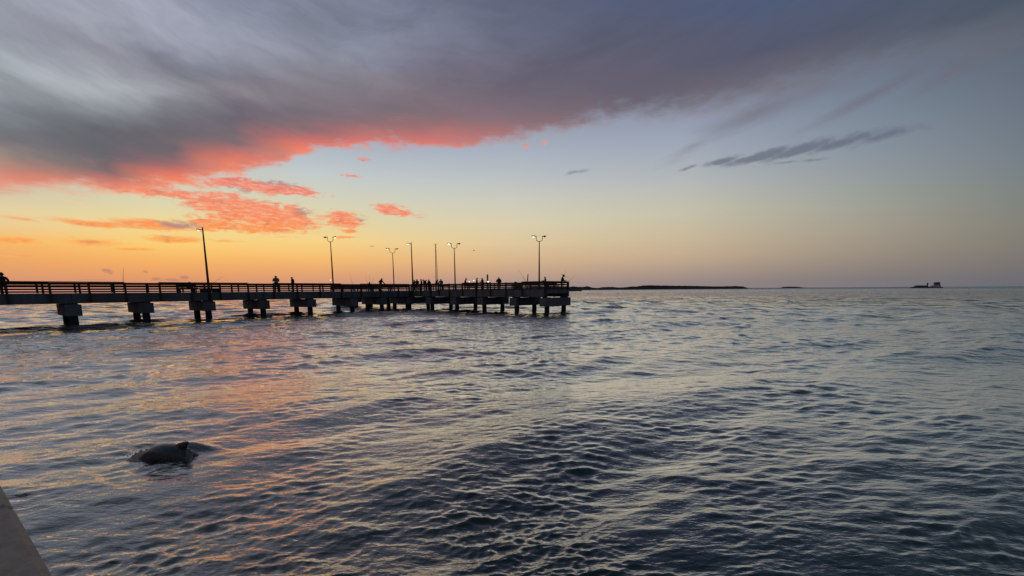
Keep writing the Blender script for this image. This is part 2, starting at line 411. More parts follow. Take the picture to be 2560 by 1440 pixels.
# ------------------------------------------------------------------ object helpers
def link(name, me, material=None, parent=None, smooth=False):
    o = bpy.data.objects.new(name, me); C.objects.link(o)
    if material is not None and not me.materials: me.materials.append(material)
    if parent is not None: o.parent = parent
    if smooth:
        me.shade_smooth()
    return o


def obj(name, bm, material, parent=None, smooth=False):
    me = bpy.data.meshes.new(name); bm.normal_update(); bm.to_mesh(me); bm.free()
    return link(name, me, material, parent, smooth)


def tag(o, label, cat, group=None):
    o['label'] = label; o['category'] = cat
    if group: o['group'] = group
    return o


def thing(name, label, cat, loc=(0, 0, 0), rz=0.0, group=None):
    o = bpy.data.objects.new(name, None); C.objects.link(o)
    o.location = loc; o.rotation_euler = (0, 0, rz); o.empty_display_size = 0.2
    return tag(o, label, cat, group)


def add_box(bm, lo, hi, fr=None, bev=0.0):
    """box between corners lo and hi, optionally in the frame fr (Matrix)"""
    r = bmesh.ops.create_cube(bm, size=1.0)
    vs = r['verts']
    for v in vs:
        v.co = Vector([(lo[i] + hi[i]) / 2 + v.co[i] * (hi[i] - lo[i]) for i in range(3)])
    if bev:
        es = list({e for v in vs for e in v.link_edges})
        rb = bmesh.ops.bevel(bm, geom=es, offset=bev, segments=1, affect='EDGES', profile=0.5)
        vs = list({v for f in rb['faces'] for v in f.verts} | {v for v in vs if v.is_valid})
    if fr is not None:
        for v in vs: v.co = fr @ v.co
    return vs


def add_tube(bm, pts, rad, n=8, caps=True):
    rings = []
    pts = [Vector(p) for p in pts]
    if not hasattr(rad, '__len__'): rad = [rad] * len(pts)
    for i, p in enumerate(pts):
        a = pts[max(0, i - 1)]; b = pts[min(len(pts) - 1, i + 1)]
        d = (b - a).normalized()
        u = d.cross(Vector((0, 1, 0.02))) if abs(d.y) < 0.95 else d.cross(Vector((1, 0, 0)))
        u.normalize(); w = d.cross(u)
        rings.append([bm.verts.new(p + (u * math.cos(2 * math.pi * k / n) + w * math.sin(2 * math.pi * k / n)) * rad[i]) for k in range(n)])
    for a, b in zip(rings, rings[1:]):
        for k in range(n):
            bm.faces.new((a[k], a[(k + 1) % n], b[(k + 1) % n], b[k]))
    if caps:
        bm.faces.new(rings[0][::-1]); bm.faces.new(rings[-1])
    bmesh.ops.recalc_face_normals(bm, faces=bm.faces[:])


# ------------------------------------------------------------------ water
def build_water():
    # rings of points around the place the photograph was taken from, closer together near the shore
    r1 = [1.8]
    while r1[-1] < 7: r1.append(r1[-1] + max(0.010, 0.0009 * r1[-1] ** 2))
    while r1[-1] < 60: r1.append(r1[-1] * 1.0062)
    while r1[-1] < 140: r1.append(r1[-1] * 1.009)
    while r1[-1] < 500: r1.append(r1[-1] * 1.012)
    while r1[-1] < 40000: r1.append(r1[-1] * 1.09)
    r = np.array(r1)
    na = 1250
    th = np.linspace(R(-72), R(72), na)
    dr = np.gradient(r)
    dth = th[1] - th[0]
    X = r[:, None] * np.sin(th)[None, :]
    Y = r[:, None] * np.cos(th)[None, :] - 0.6
    Z = np.zeros_like(X); DX = np.zeros_like(X); DY = np.zeros_like(X)
    spacing = np.maximum(dr, r * dth * 0.8)
    # gust patches make the short waves stronger and weaker
    def lowf(s, seed, n=10):
        rg = np.random.default_rng(seed); f = np.zeros_like(X)
        for _ in range(n):
            a = rg.uniform(0, 2 * math.pi); k = 2 * math.pi / (s * rg.uniform(0.6, 1.8))
            f += np.sin(k * (math.cos(a) * X + math.sin(a) * Y * 0.6) + rg.uniform(0, 7))
        return f / math.sqrt(n / 2)
    gust = np.clip(1 + 0.30 * lowf(5.0, 5), 0.55, 1.8)
    patch = np.clip(1 + 0.42 * lowf(1.9, 8, 14), 0.25, 2.0) * (0.5 + 0.5 * gust)
    rg = np.random.default_rng(21)
    bands = [  # wavelength range, number, slope of the band, spread of direction (deg), mean direction (deg from +Y to the right)
        (9.0, 16.0, 5, 0.016, 16, -22), (4.0, 8.0, 9, 0.034, 18, -28), (2.0, 3.8, 16, 0.042, 20, -26), (1.0, 1.9, 24, 0.036, 28, -20),
        (0.5, 0.95, 34, 0.038, 30, -12), (0.24, 0.48, 44, 0.050, 30, -14), (0.09, 0.30, 96, 0.098, 26, -12), (0.055, 0.105, 64, 0.095, 32, -6)]
    outer = 1 + 1.9 * np.clip((r - 10) / 60, 0, 1)[:, None]
    chop = 0.8 + 1.2 * np.clip((r - 6) / 22, 0, 1)[:, None]
    for lo, hi, n, slope, spread, mean in bands:
        for i in range(n):
            lam = math.exp(rg.uniform(math.log(lo), math.log(hi)))
            k = 2 * math.pi / lam
            a = R(mean + rg.normal() * spread)
            amp = slope * math.sqrt(2.0 / n) / k
            keep = np.nonzero(spacing < lam / 2.6)[0]
            if not len(keep): continue
            j = keep[-1] + 1
            fade = np.clip((lam / 2.6 - spacing[:j]) / (lam / 2.6 * 0.35), 0, 1)[:, None] * amp
            kx, ky = math.sin(a), math.cos(a)
            ph = k * (kx * X[:j] + ky * Y[:j]) + rg.uniform(0, 2 * math.pi)
            # crests are finite: slow drift of the phase along the crest
            ph = ph + 1.3 * np.sin((-ky * X[:j] + kx * Y[:j]) / (lam * rg.uniform(2.2, 6.0)) + rg.uniform(0, 7))
            g_ = (patch[:j] if lam < 0.3 else gust[:j]) if lam < 1.2 else 1.0
            A = fade * g_ * (outer[:j] if 0.95 < lam < 8 else chop[:j] if 0.24 < lam < 0.95 else 1.0)
            cph = np.cos(ph)
            Z[:j] += A * (cph if lam > 1.9 else 2.3 * ((cph + 1) * 0.5) ** 1.9 - 0.85)
            DX[:j] -= A * 0.85 * kx * np.sin(ph)
            DY[:j] -= A * 0.85 * ky * np.sin(ph)
    # swell raised around the dolphin
    dz = np.exp(-(((X - DOL.x - 0.12) / 0.34) ** 2 + ((Y - DOL.y - 0.30) / 0.14) ** 2)) * 0.10
    flat = np.exp(-(((X - DOL.x) / 0.7) ** 2 + ((Y - DOL.y) / 0.4) ** 2)) * 0.35
    rd = np.sqrt(((X - DOL.x) / 1.7) ** 2 + (Y - DOL.y) ** 2)
    Z = Z * (1 - flat + 0.5 * np.exp(-((rd - 0.5) / 0.2) ** 2)) + dz
    Z -= (X * X + Y * Y) * 0.0
    X = X + DX; Y = Y + DY
    nr = len(r)
    co = np.stack([X, Y, Z], -1).reshape(-1, 3).astype(np.float32)
    # coarse apron that closes the sheet behind the viewer
    me = bpy.data.meshes.new('water')
    idx = np.arange(nr * na).reshape(nr, na)
    q = np.stack([idx[:-1, :-1], idx[:-1, 1:], idx[1:, 1:], idx[1:, :-1]], -1).reshape(-1, 4)
    th2 = np.linspace(R(72), R(288), 90)
    rr = np.array([1.0, 3, 8, 20, 60, 300, 2000, 40000.0])
    X2 = rr[:, None] * np.sin(th2); Y2 = rr[:, None] * np.cos(th2) - 0.6
    co2 = np.stack([X2, Y2, np.zeros_like(X2)], -1).reshape(-1, 3)
    id2 = np.arange(len(co2)).reshape(len(rr), -1) + len(co)
    q2 = np.stack([id2[:-1, :-1], id2[:-1, 1:], id2[1:, 1:], id2[1:, :-1]], -1).reshape(-1, 4)
    co = np.concatenate([co, co2]).astype(np.float32); q = np.concatenate([q, q2])
    me.vertices.add(len(co)); me.vertices.foreach_set('co', co.ravel())
    me.loops.add(q.size); me.loops.foreach_set('vertex_index', q.ravel().astype(np.int32))
    me.polygons.add(len(q)); me.polygons.foreach_set('loop_start', np.arange(0, q.size, 4, dtype=np.int32))
    me.update(calc_edges=True); me.shade_smooth()
    m = bpy.data.materials.new('sea_water'); m.use_nodes = True
    t = m.node_tree; t.nodes.clear(); qn = G(t)
    out = qn.node('ShaderNodeOutputMaterial'); p = qn.node('ShaderNodeBsdfPrincipled')
    t.links.new(p.outputs[0], out.inputs[0])
    p.inputs['IOR'].default_value = 1.333
    p.inputs['Roughness'].default_value = 0.05
    p.inputs['Specular IOR Level'].default_value = 0.0
    co_ = qn.node('ShaderNodeTexCoord').outputs['Object']
    big = qn.noise(co_, 0.05, 3.0, 0.5)
    qn.put(p.inputs['Base Color'], qn.mix(big, (0.010, 0.028, 0.028, 1), (0.014, 0.038, 0.037, 1)))
    mp = qn.node('ShaderNodeMapping'); t.links.new(co_, mp.inputs[0])
    mp.inputs['Rotation'].default_value = (0, 0, R(10)); mp.inputs['Scale'].default_value = (0.42, 1.0, 1.0)
    n1 = qn.noise(mp.outputs[0], 3.2, 3.0, 0.55, 0.4)
    n2 = qn.noise(mp.outputs[0], 11.0, 3.0, 0.6, 0.3)
    # farther out than the mesh resolves, the same chop goes on as relief
    dist = qn.node('ShaderNodeVectorMath', operation='LENGTH'); t.links.new(co_, dist.inputs[0])
    far = qn.smooth(dist.outputs['Value'], 18.0, 110.0)
    mid = qn.smooth(dist.outputs['Value'], 5.0, 30.0, 0.6, 3.2)
    n0 = qn.noise(mp.outputs[0], 0.9, 4.0, 0.6, 0.3)
    nm = qn.noise(mp.outputs[0], 0.22, 3.0, 0.55, 0.3)
    hgt = qn.m('ADD', qn.m('MULTIPLY', n1, mid), qn.m('MULTIPLY', n2, 0.60))
    hgt = qn.m('ADD', hgt, qn.m('MULTIPLY', far, qn.m('ADD', qn.m('MULTIPLY', n0, 16.0), qn.m('MULTIPLY', nm, 100.0))))
    b = qn.node('ShaderNodeBump'); b.inputs['Distance'].default_value = 0.024; b.inputs['Strength'].default_value = 1.0
    qn.put(b.inputs['Height'], hgt); t.links.new(b.outputs[0], p.inputs['Normal'])
    # mirror of the sky, stronger the flatter the look across the surface
    gl = qn.node('ShaderNodeBsdfGlossy'); gl.inputs['Color'].default_value = (0.97, 0.98, 0.96, 1); qn.put(gl.inputs['Roughness'], qn.smooth(dist.outputs['Value'], 50.0, 1200.0, 0.04, 0.42))
    t.links.new(b.outputs[0], gl.inputs['Normal'])
    fr = qn.node('ShaderNodeFresnel'); fr.inputs['IOR'].default_value = 1.34; t.links.new(b.outputs[0], fr.inputs['Normal'])
    fac = qn.m('MULTIPLY', qn.m('POWER', fr.outputs[0], 0.82), 2.2, clamp=True)
    mx = qn.node('ShaderNodeMixShader'); t.links.new(fac, mx.inputs[0]); t.links.new(p.outputs[0], mx.inputs[1]); t.links.new(gl.outputs[0], mx.inputs[2])
    t.links.new(mx.outputs[0], out.inputs[0])
    o = link('water', me, m); o['kind'] = 'structure'
    return o


DOL = on_level(425, 1138, 0.0)
build_water()

# ------------------------------------------------------------------ pier survey
D2 = Vector((0.6208, 0.7839, 0)).normalized()     # along the walkway, away from the shore
N2 = Vector((D2.y, -D2.x, 0))                     # across it, towards the viewer
H2 = Vector((-D2.y, D2.x, 0))                     # along the head of the pier
P0 = Vector((-34.07, 33.717, 0))
Q0 = Vector((4.722, 45.849, 0))
UP = Vector((0, 0, 1))
CROSS_T, CROSS_U = 33.6, 22.9
Z_DECK, Z_FAS, Z_SOF, Z_RAIL = 2.33, 2.38, 1.63, 3.23
HALF, HALFH = 1.9, 2.1
END_U, FAR_U = 0.0, 39.6


def frame(o, x, y):
    return Matrix(((x.x, y.x, 0, o.x), (x.y, y.y, 0, o.y), (0, 0, 1, o.z), (0, 0, 0, 1)))


FM = frame(P0, D2, -N2)         # local x = along walkway, y = across, away from viewer (far = +)
FH = frame(Q0, H2, D2)          # local x = along head from its near end, y = across, away from viewer

pier = thing('fishing_pier', 'long concrete fishing pier with dark timber railings ending in a cross head', 'pier', (P0.x, P0.y, 0))
pier_inv = Matrix.Translation(P0).inverted()


def ppart(name, bm, material, fr=None, parent=None, smooth=False):
    for v in bm.verts:
        if fr is not None: v.co = fr @ v.co
        v.co = pier_inv @ v.co
    bmesh.ops.recalc_face_normals(bm, faces=bm.faces[:])
    return obj(name, bm, material, parent or pier, smooth)


def bar(name, lo, hi, material, fr, bev=0.0, parent=None):
    bm = bmesh.new(); add_box(bm, lo, hi, None, bev)
    return ppart(name, bm, material, fr, parent)


def bent(fr, x, half, sep, w=0.45):
    j = random.uniform(-.03, .03)
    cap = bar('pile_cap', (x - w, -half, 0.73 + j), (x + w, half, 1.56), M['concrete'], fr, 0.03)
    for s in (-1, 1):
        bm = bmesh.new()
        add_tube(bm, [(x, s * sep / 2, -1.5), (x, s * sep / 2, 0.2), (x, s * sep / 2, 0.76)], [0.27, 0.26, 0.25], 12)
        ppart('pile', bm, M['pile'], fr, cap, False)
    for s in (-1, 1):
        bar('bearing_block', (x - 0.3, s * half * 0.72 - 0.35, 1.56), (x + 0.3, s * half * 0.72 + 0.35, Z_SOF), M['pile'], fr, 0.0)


main_bents = [-14.3, -9.6, -5.0, 0.23, 4.52, 8.96, 13.61, 18.34, 23.34, 27.34, 31.51]
head_bents = [0.2, 4.05, 8.69, 13.05, 17.43, 21.9, 26.4, 30.8, 35.2, 39.2]
for x in main_bents: bent(FM, x, 2.05, 3.0)
for x in head_bents: bent(FH, x, 2.3, 3.2)


def deck_run(fr, stops, half, holes=()):
    for a, b in zip(stops, stops[1:]):
        g_ = 0.012
        bar('deck_slab', (a + g_, -half + 0.22, 2.08), (b - g_, half - 0.22, Z_DECK), M['concrete'], fr)
        for s in (-1, 1):
            if (s, a) in holes: continue
            y0, y1 = sorted((s * half, s * (half - 0.215)))
            bar('edge_beam', (a + g_, y0, Z_SOF), (b - g_, y1, Z_FAS), M['concrete'], fr, 0.012)


deck_run(FM, main_bents + [33.6 - HALFH], HALF)
hs_ = [END_U] + head_bents[1:] + [FAR_U + 0.4]
deck_run(FH, hs_, HALFH)
for xe, s in ((END_U, -1), (FAR_U + 0.4, 1)):
    x0, x1 = sorted((xe, xe - s * 0.0 + s * 0.16))
    bar('end_beam', (x0, -HALFH + 0.01, 2.0), (x1, HALFH - 0.01, Z_FAS - 0.004), M['concrete'], fr=FH, bev=0.01)

# railings: posts bolted to the outside of the edge beams, four boards per bay
BOARDS = [(3.045, 3.19), (2.83, 2.97), (2.63, 2.74), (2.44, 2.54)]


def railing(fr, posts, y, side, mids=True, drops={}, outer=True, skip_post=()):
    """side = +1 when the outside of the deck is towards +y"""
    post = None
    for i, x in enumerate(posts):
        if i in skip_post: continue
        top = 3.19
        lo = 1.66 if outer else 2.34
        y0, y1 = sorted((y, y + side * 0.13))
        bar('rail_post', (x - 0.065, y0, lo), (x + 0.065, y1, top - 0.004), M['post'], fr, 0.008)
    for i, (a, b) in enumerate(zip(posts, posts[1:])):
        dr = drops.get(i, 0.0)
        if mids:
            x = (a + b) / 2 + random.uniform(0.25, 0.55)
            y0, y1 = sorted((y - side * 0.052, y - side * 0.002))
            bar('stile', (x - 0.06, y0, 2.4), (x + 0.06, y1, 3.0), M['post'], fr)
        for k, (z0, z1) in enumerate(BOARDS):
            if k == 0 and dr > 0.5: continue
            zz = -dr if k == 0 else 0.0
            j = random.uniform(-0.008, 0.008)
            y0, y1 = sorted((y - side * 0.10, y - side * 0.056))
            bar('rail_board', (a + 0.006, y0, z0 + zz + j), (b - 0.006, y1, z1 + zz + j), M['wood'], fr)
        if dr < 0.03:
            y0, y1 = sorted((y - side * 0.13, y + side * 0.15))
            bar('cap_board', (a + 0.004, y0, 3.196), (b - 0.004, y1, 3.24), M['wood'], fr)


main_posts = [-13.4, -11.2, -9.1, -7.0, -4.95, -2.89, -0.83, 1.23, 3.32, 5.52, 7.73, 9.91, 12.25, 14.57, 16.89, 19.34, 21.82, 24.29, 26.9, 29.55]
near_main = main_posts + [31.3]
dm = {i: 0.05 for i, x in enumerate(near_main) if 3.2 < x < 5.0 or 12.0 < x < 14.4 or 21.6 < x < 24.0}
railing(FM, near_main, -HALF - 0.002, -1, True, dm)
far_main = main_posts + [31.3]
railing(FM, far_main, HALF + 0.002, 1, False, {})
head_near = [0.10, 2.93, 5.07, 7.27, 9.42, 11.56, 13.75, 15.56, 17.01, 18.9, 20.7]
railing(FH, head_near, -HALFH - 0.002, -1, True, {1: 0.9, 2: 0.05, 6: 0.12, 5: 0.04})
head_near2 = [25.1, 27.4, 29.7, 32.0, 34.4, 36.8, 39.6]
railing(FH, head_near2, -HALFH - 0.002, -1, False, {})
head_far = [0.10, 2.6, 5.0, 7.4, 9.8, 12.2, 14.6, 17.0, 19.4, 21.8, 24.2, 26.6, 29.0, 31.4, 33.8, 36.6, 39.6]
railing(FH, head_far, HALFH + 0.002, 1, False, {})
# railing across the near end of the head
FE = frame(Q0 + H2 * END_U, D2, -H2)      # x across the head, y out over the end
railing(FE, [-HALFH + 0.02, -0.7, 0.75, HALFH - 0.02], 0.002, 1, False, {})
FE2 = frame(Q0 + H2 * (FAR_U + 0.56), D2, H2)
railing(FE2, [-HALFH + 0.02, 0.0, HALFH - 0.02], 0.002, 1, False, {})


def solve_on(fr, px, y, a, b):
    """distance along the frame's x at which a line y metres across passes the bearing of px"""
    az0 = azel(px, 712)[0]
    for _ in range(50):
        m = (a + b) / 2
        p = fr @ Vector((m, y, 0))
        if (math.atan2(p.x, p.y) < az0) == ((fr @ Vector((b, y, 0))).x > (fr @ Vector((a, y, 0))).x): a = m
        else: b = m
    return (a + b) / 2


def z_at(p, px, py):
    v = at_depth(px, py, p.y)
    return v.z


# ------------------------------------------------------------------ lamp posts
def lamp_head(bm_name, parent, base, d, length, lit, drop=0.06):
    """cobra style head on the end of a short arm pointing along d"""
    d = d.normalized(); s = Vector((-d.y, d.x, 0))
    bm = bmesh.new()
    secs = [(0.0, 0.035, 0.03), (length * 0.25, 0.05, 0.04), (length * 0.55, 0.10, 0.07), (length * 0.85, 0.10, 0.06), (length, 0.03, 0.03)]
    rings = []
    for x, w, h in secs:
        rings.append([bm.verts.new(base + d * x + s * (w * math.cos(t)) + UP * (h * math.sin(t) + 0.03 * x / length)) for t in [2 * math.pi * k / 10 for k in range(10)]])
    for a, b in zip(rings, rings[1:]):
        for k in range(10): bm.faces.new((a[k], a[(k + 1) % 10], b[(k + 1) % 10], b[k]))
    bm.faces.new(rings[0][::-1]); bm.faces.new(rings[-1])
    bmesh.ops.recalc_face_normals(bm, faces=bm.faces[:])
    hd = obj('lamp_head', bm, M['lamp_body'], parent, True)
    bm = bmesh.new()
    rad = lit if lit else 0.06
    bmesh.ops.create_icosphere(bm, subdivisions=2, radius=rad)
    for v in bm.verts:
        v.co.z *= 0.8
        v.co += base + d * (length * 0.62) - UP * drop
    obj('lamp_lens', bm, M['lit'] if lit else M['unlit'], hd, True)


def single_post(px, py_top, fr, y, z_base, label, a, b, lit, hdir):
    x = solve_on(fr, px, y, a, b); p = fr @ Vector((x, y, 0))
    zt = z_at(p, px - 8, py_top)
    t = thing('lamp_post', label, 'lamp post', (p.x, p.y, z_base), 0, 'lamp posts on the pier')
    bm = bmesh.new(); L = zt - z_base
    add_tube(bm, [(0, 0, 0), (0, 0, L * .45), (0, 0, L - 0.12), (0, 0, L)], [0.105, 0.085, 0.05, 0.035], 12)
    obj('pole', bm, M['pole'], t, True)
    bm = bmesh.new(); add_box(bm, (-0.16, -0.16, 0.0), (0.16, 0.16, 0.09), None, 0.015)
    obj('base_plate', bm, M['post'], t)
    bm = bmesh.new(); d = hdir.normalized()
    add_tube(bm, [Vector((0, 0, L - 0.22)) + d * 0.05, Vector((0, 0, L - 0.19)) + d * 0.18], [0.035, 0.03], 8)
    obj('arm', bm, M['pole'], t, True)
    lamp_head('x', t, Vector((0, 0, L - 0.19)) + d * 0.16, d, 0.42, lit)
    return t


def double_post(px, py_fork, fr, y, label, a, b, lit_left, lit_right, hdir, z_base=Z_DECK, sc=1.0):
    x = solve_on(fr, px, y, a, b); p = fr @ Vector((x, y, 0))
    zt = z_at(p, px - 3, py_fork)
    t = thing('lamp_post', label, 'lamp post', (p.x, p.y, z_base), 0, 'lamp posts on the pier')
    bm = bmesh.new(); L = zt - z_base
    add_tube(bm, [(0, 0, 0), (0, 0, L * .5), (0, 0, L)], [0.085, 0.07, 0.04], 12)
    obj('pole', bm, M['pole'], t, True)
    bm = bmesh.new(); add_box(bm, (-0.15, -0.15, 0.0), (0.15, 0.15, 0.05), None, 0.01)
    obj('base_plate', bm, M['post'], t)
    d = hdir.normalized(); bm = bmesh.new()
    pts = []
    W, Hh = 0.31 * sc, 0.50 * sc
    for k in range(13):
        a_ = math.pi + math.pi * k / 12
        pts.append(Vector((0, 0, L + 0.17)) + d * (W * math.cos(a_)) + UP * (0.20 * math.sin(a_)))
    pts = [pts[0] + UP * (Hh - 0.15)] + pts + [pts[-1] + UP * (Hh - 0.15)]
    add_tube(bm, pts, 0.028, 8)
    obj('fork', bm, M['pole'], t, True)
    top = L + 0.17 + Hh - 0.20
    lamp_head('x', t, Vector((0, 0, top)) - d * (W * 1.0), -d, 0.46 * sc, lit_left)
    lamp_head('x', t, Vector((0, 0, top)) + d * (W * 1.0), (d + UP * 0.0), 0.40 * sc, lit_right)
    return t


RX = Vector((1, 0, 0))
single_post(521, 568, FM, -HALF - 0.34, 1.56, 'tall single-arm lamp post rising from the near edge of the walkway, leftmost of all', 0, 20, 0.085, Vector((-1, 0.1, 0)))
single_post(1032, 605, FM, -HALF - 0.34, 1.56, 'single-arm lamp post with lit head where the walkway meets the pier head', 20, 40, 0.09, Vector((-1, 0.1, 0)))
double_post(833, 604, FM, -0.9, 'twin-head lamp post on the walkway with its right head lit', 10, 30, None, 0.075, Vector((1, -0.1, 0)))
double_post(985, 632, FH, 0.3, 'smallest twin-head lamp post, standing on the far arm of the pier head', 22, 39, 0.085, None, Vector((1, 0.3, 0)), sc=1.15)
double_post(1138, 620, FH, -0.5, 'twin-head lamp post with the brightest bulb, between the anglers and the pier end', 6, 22, 0.125, None, Vector((1, 0.2, 0)), sc=1.08)
double_post(1348, 603, FH, -HALFH + 0.3, 'twin-head lamp post nearest the right end of the pier', -2, 8, 0.10, None, Vector((1, 0.15, 0)))


# ------------------------------------------------------------------ people
def skeleton(pose, a):
    """joints of a 1.75 m figure facing +Y"""
    V = Vector
    J = {}
    sit = pose == 'sit'
    hip = V((0, 0, 0.95))
    J['pelvis'] = hip; J['waist'] = V((0, 0, 1.10)); J['chest'] = V((0, 0.0, 1.28)); J['neck0'] = V((0, -0.01, 1.44))
    J['neck'] = V((0, 0.0, 1.51)); J['jaw'] = V((0, 0.035, 1.57)); J['head'] = V((0, 0.015, 1.64)); J['crown'] = V((0, 0.0, 1.705))
    J['nose'] = V((0, 0.125, 1.615))
    for s, n in ((-1, 'L'), (1, 'R')):
        J['ear' + n] = V((s * 0.088, 0.0, 1.63))
        J['sh' + n] = V((s * 0.185, -0.01, 1.40))
        J['el' + n] = V((s * 0.25, -0.03, 1.12)); J['wr' + n] = V((s * 0.25, 0.06, 0.88))
        J['hp' + n] = V((s * 0.095, 0, 0.90)); J['kn' + n] = V((s * 0.10, 0.03, 0.50)); J['an' + n] = V((s * 0.105, -0.01, 0.09))
        J['to' + n] = V((s * 0.125, 0.17, 0.035))
    if pose == 'elbows':      # leaning on the railing
        for s, n in ((-1, 'L'), (1, 'R')):
            J['el' + n] = V((s * 0.27, 0.16, 1.12)); J['wr' + n] = V((s * 0.14, 0.38, 1.14))
    if pose == 'front':       # holding something in front of the chest
        for s, n in ((-1, 'L'), (1, 'R')):
            J['el' + n] = V((s * 0.24, 0.03, 1.13)); J['wr' + n] = V((s * 0.08, 0.29, 1.22))
    if pose == 'akimbo':
        J['elL'] = V((-0.40, -0.08, 1.20)); J['wrL'] = V((-0.20, 0.06, 1.04))
        J['elR'] = V((0.27, 0.18, 1.16)); J['wrR'] = V((0.22, 0.44, 1.02))
    if pose == 'stride':
        J['knL'] = V((-0.09, 0.17, 0.52)); J['anL'] = V((-0.09, 0.22, 0.09)); J['toL'] = V((-0.10, 0.40, 0.035))
        J['knR'] = V((0.09, -0.02, 0.49)); J['anR'] = V((0.09, -0.24, 0.12)); J['toR'] = V((0.10, -0.09, 0.035))
        J['elL'] = V((-0.25, -0.12, 1.13)); J['wrL'] = V((-0.24, -0.10, 0.88)); J['elR'] = V((0.25, 0.04, 1.12)); J['wrR'] = V((0.24, 0.18, 0.93))
    if sit:
        dz = V((0, 0, -0.43))
        for k in J:
            if k[:2] not in ('kn', 'an', 'to'): J[k] = J[k] + dz
        for s, n in ((-1, 'L'), (1, 'R')):
            J['kn' + n] = V((s * 0.13, 0.44, 0.50)); J['an' + n] = V((s * 0.13, 0.42, 0.09)); J['to' + n] = V((s * 0.15, 0.60, 0.035))
            J['el' + n] = V((s * 0.25, 0.10, 0.72)); J['wr' + n] = V((s * 0.14, 0.34, 0.66))
    # bend forward at the hips, and bow the head
    lean, bow = a
    pv = J['pelvis']
    upper = [k for k in J if k[:2] not in ('kn', 'an', 'to', 'hp') and k != 'pelvis']
    for k in upper:
        v = J[k] - pv; c, s = math.cos(lean), math.sin(lean)
        J[k] = pv + Vector((v.x, v.y * c + v.z * s, v.z * c - v.y * s))
    nk = J['neck']
    for k in ('jaw', 'head', 'crown', 'nose', 'earL', 'earR'):
        v = J[k] - nk; t = bow; c, s = math.cos(t), math.sin(t)
        J[k] = nk + Vector((v.x, v.y * c + v.z * s, v.z * c - v.y * s))
    return J


RAD = {'pelvis': (.15, .12), 'waist': (.14, .105), 'chest': (.165, .12), 'neck0': (.10, .08), 'neck': (.056, .056), 'jaw': (.068, .068), 'head': (.085, .098),
       'crown': (.06, .075), 'nose': (.011, .011), 'ear': (.014, .02), 'sh': (.068, .068), 'el': (.045, .045), 'wr': (.028, .028), 'hp': (.098, .10),
       'kn': (.062, .062), 'an': (.04, .045), 'to': (.034, .028), 'pa': (.036, .018), 'fa': (.0095, .0095), 'fb': (.008, .008), 'ta': (.011, .011), 'tb': (.009, .009)}
BONES = [('pelvis', 'waist', 'shirt'), ('waist', 'chest', 'shirt'), ('chest', 'neck0', 'shirt'), ('neck0', 'neck', 'skin'), ('neck', 'jaw', 'skin'), ('jaw', 'head', 'skin'),
         ('head', 'crown', 'hair'), ('jaw', 'nose', 'skin')]
for n in 'LR':
    BONES += [('head', 'ear' + n, 'skin'), ('neck0', 'sh' + n, 'shirt'), ('sh' + n, 'el' + n, 'shirt'), ('el' + n, 'wr' + n, 'sleeve'), ('wr' + n, 'pa' + n, 'skin'),
              ('pelvis', 'hp' + n, 'trousers'), ('hp' + n, 'kn' + n, 'trousers'), ('kn' + n, 'an' + n, 'trousers'), ('an' + n, 'to' + n, 'shoe'),
              ('wr' + n, 'ta' + n, 'skin'), ('ta' + n, 'tb' + n, 'skin')]
    for f in range(4):
        BONES += [('pa' + n, 'fa%d' % f + n, 'skin'), ('fa%d' % f + n, 'fb%d' % f + n, 'skin')]


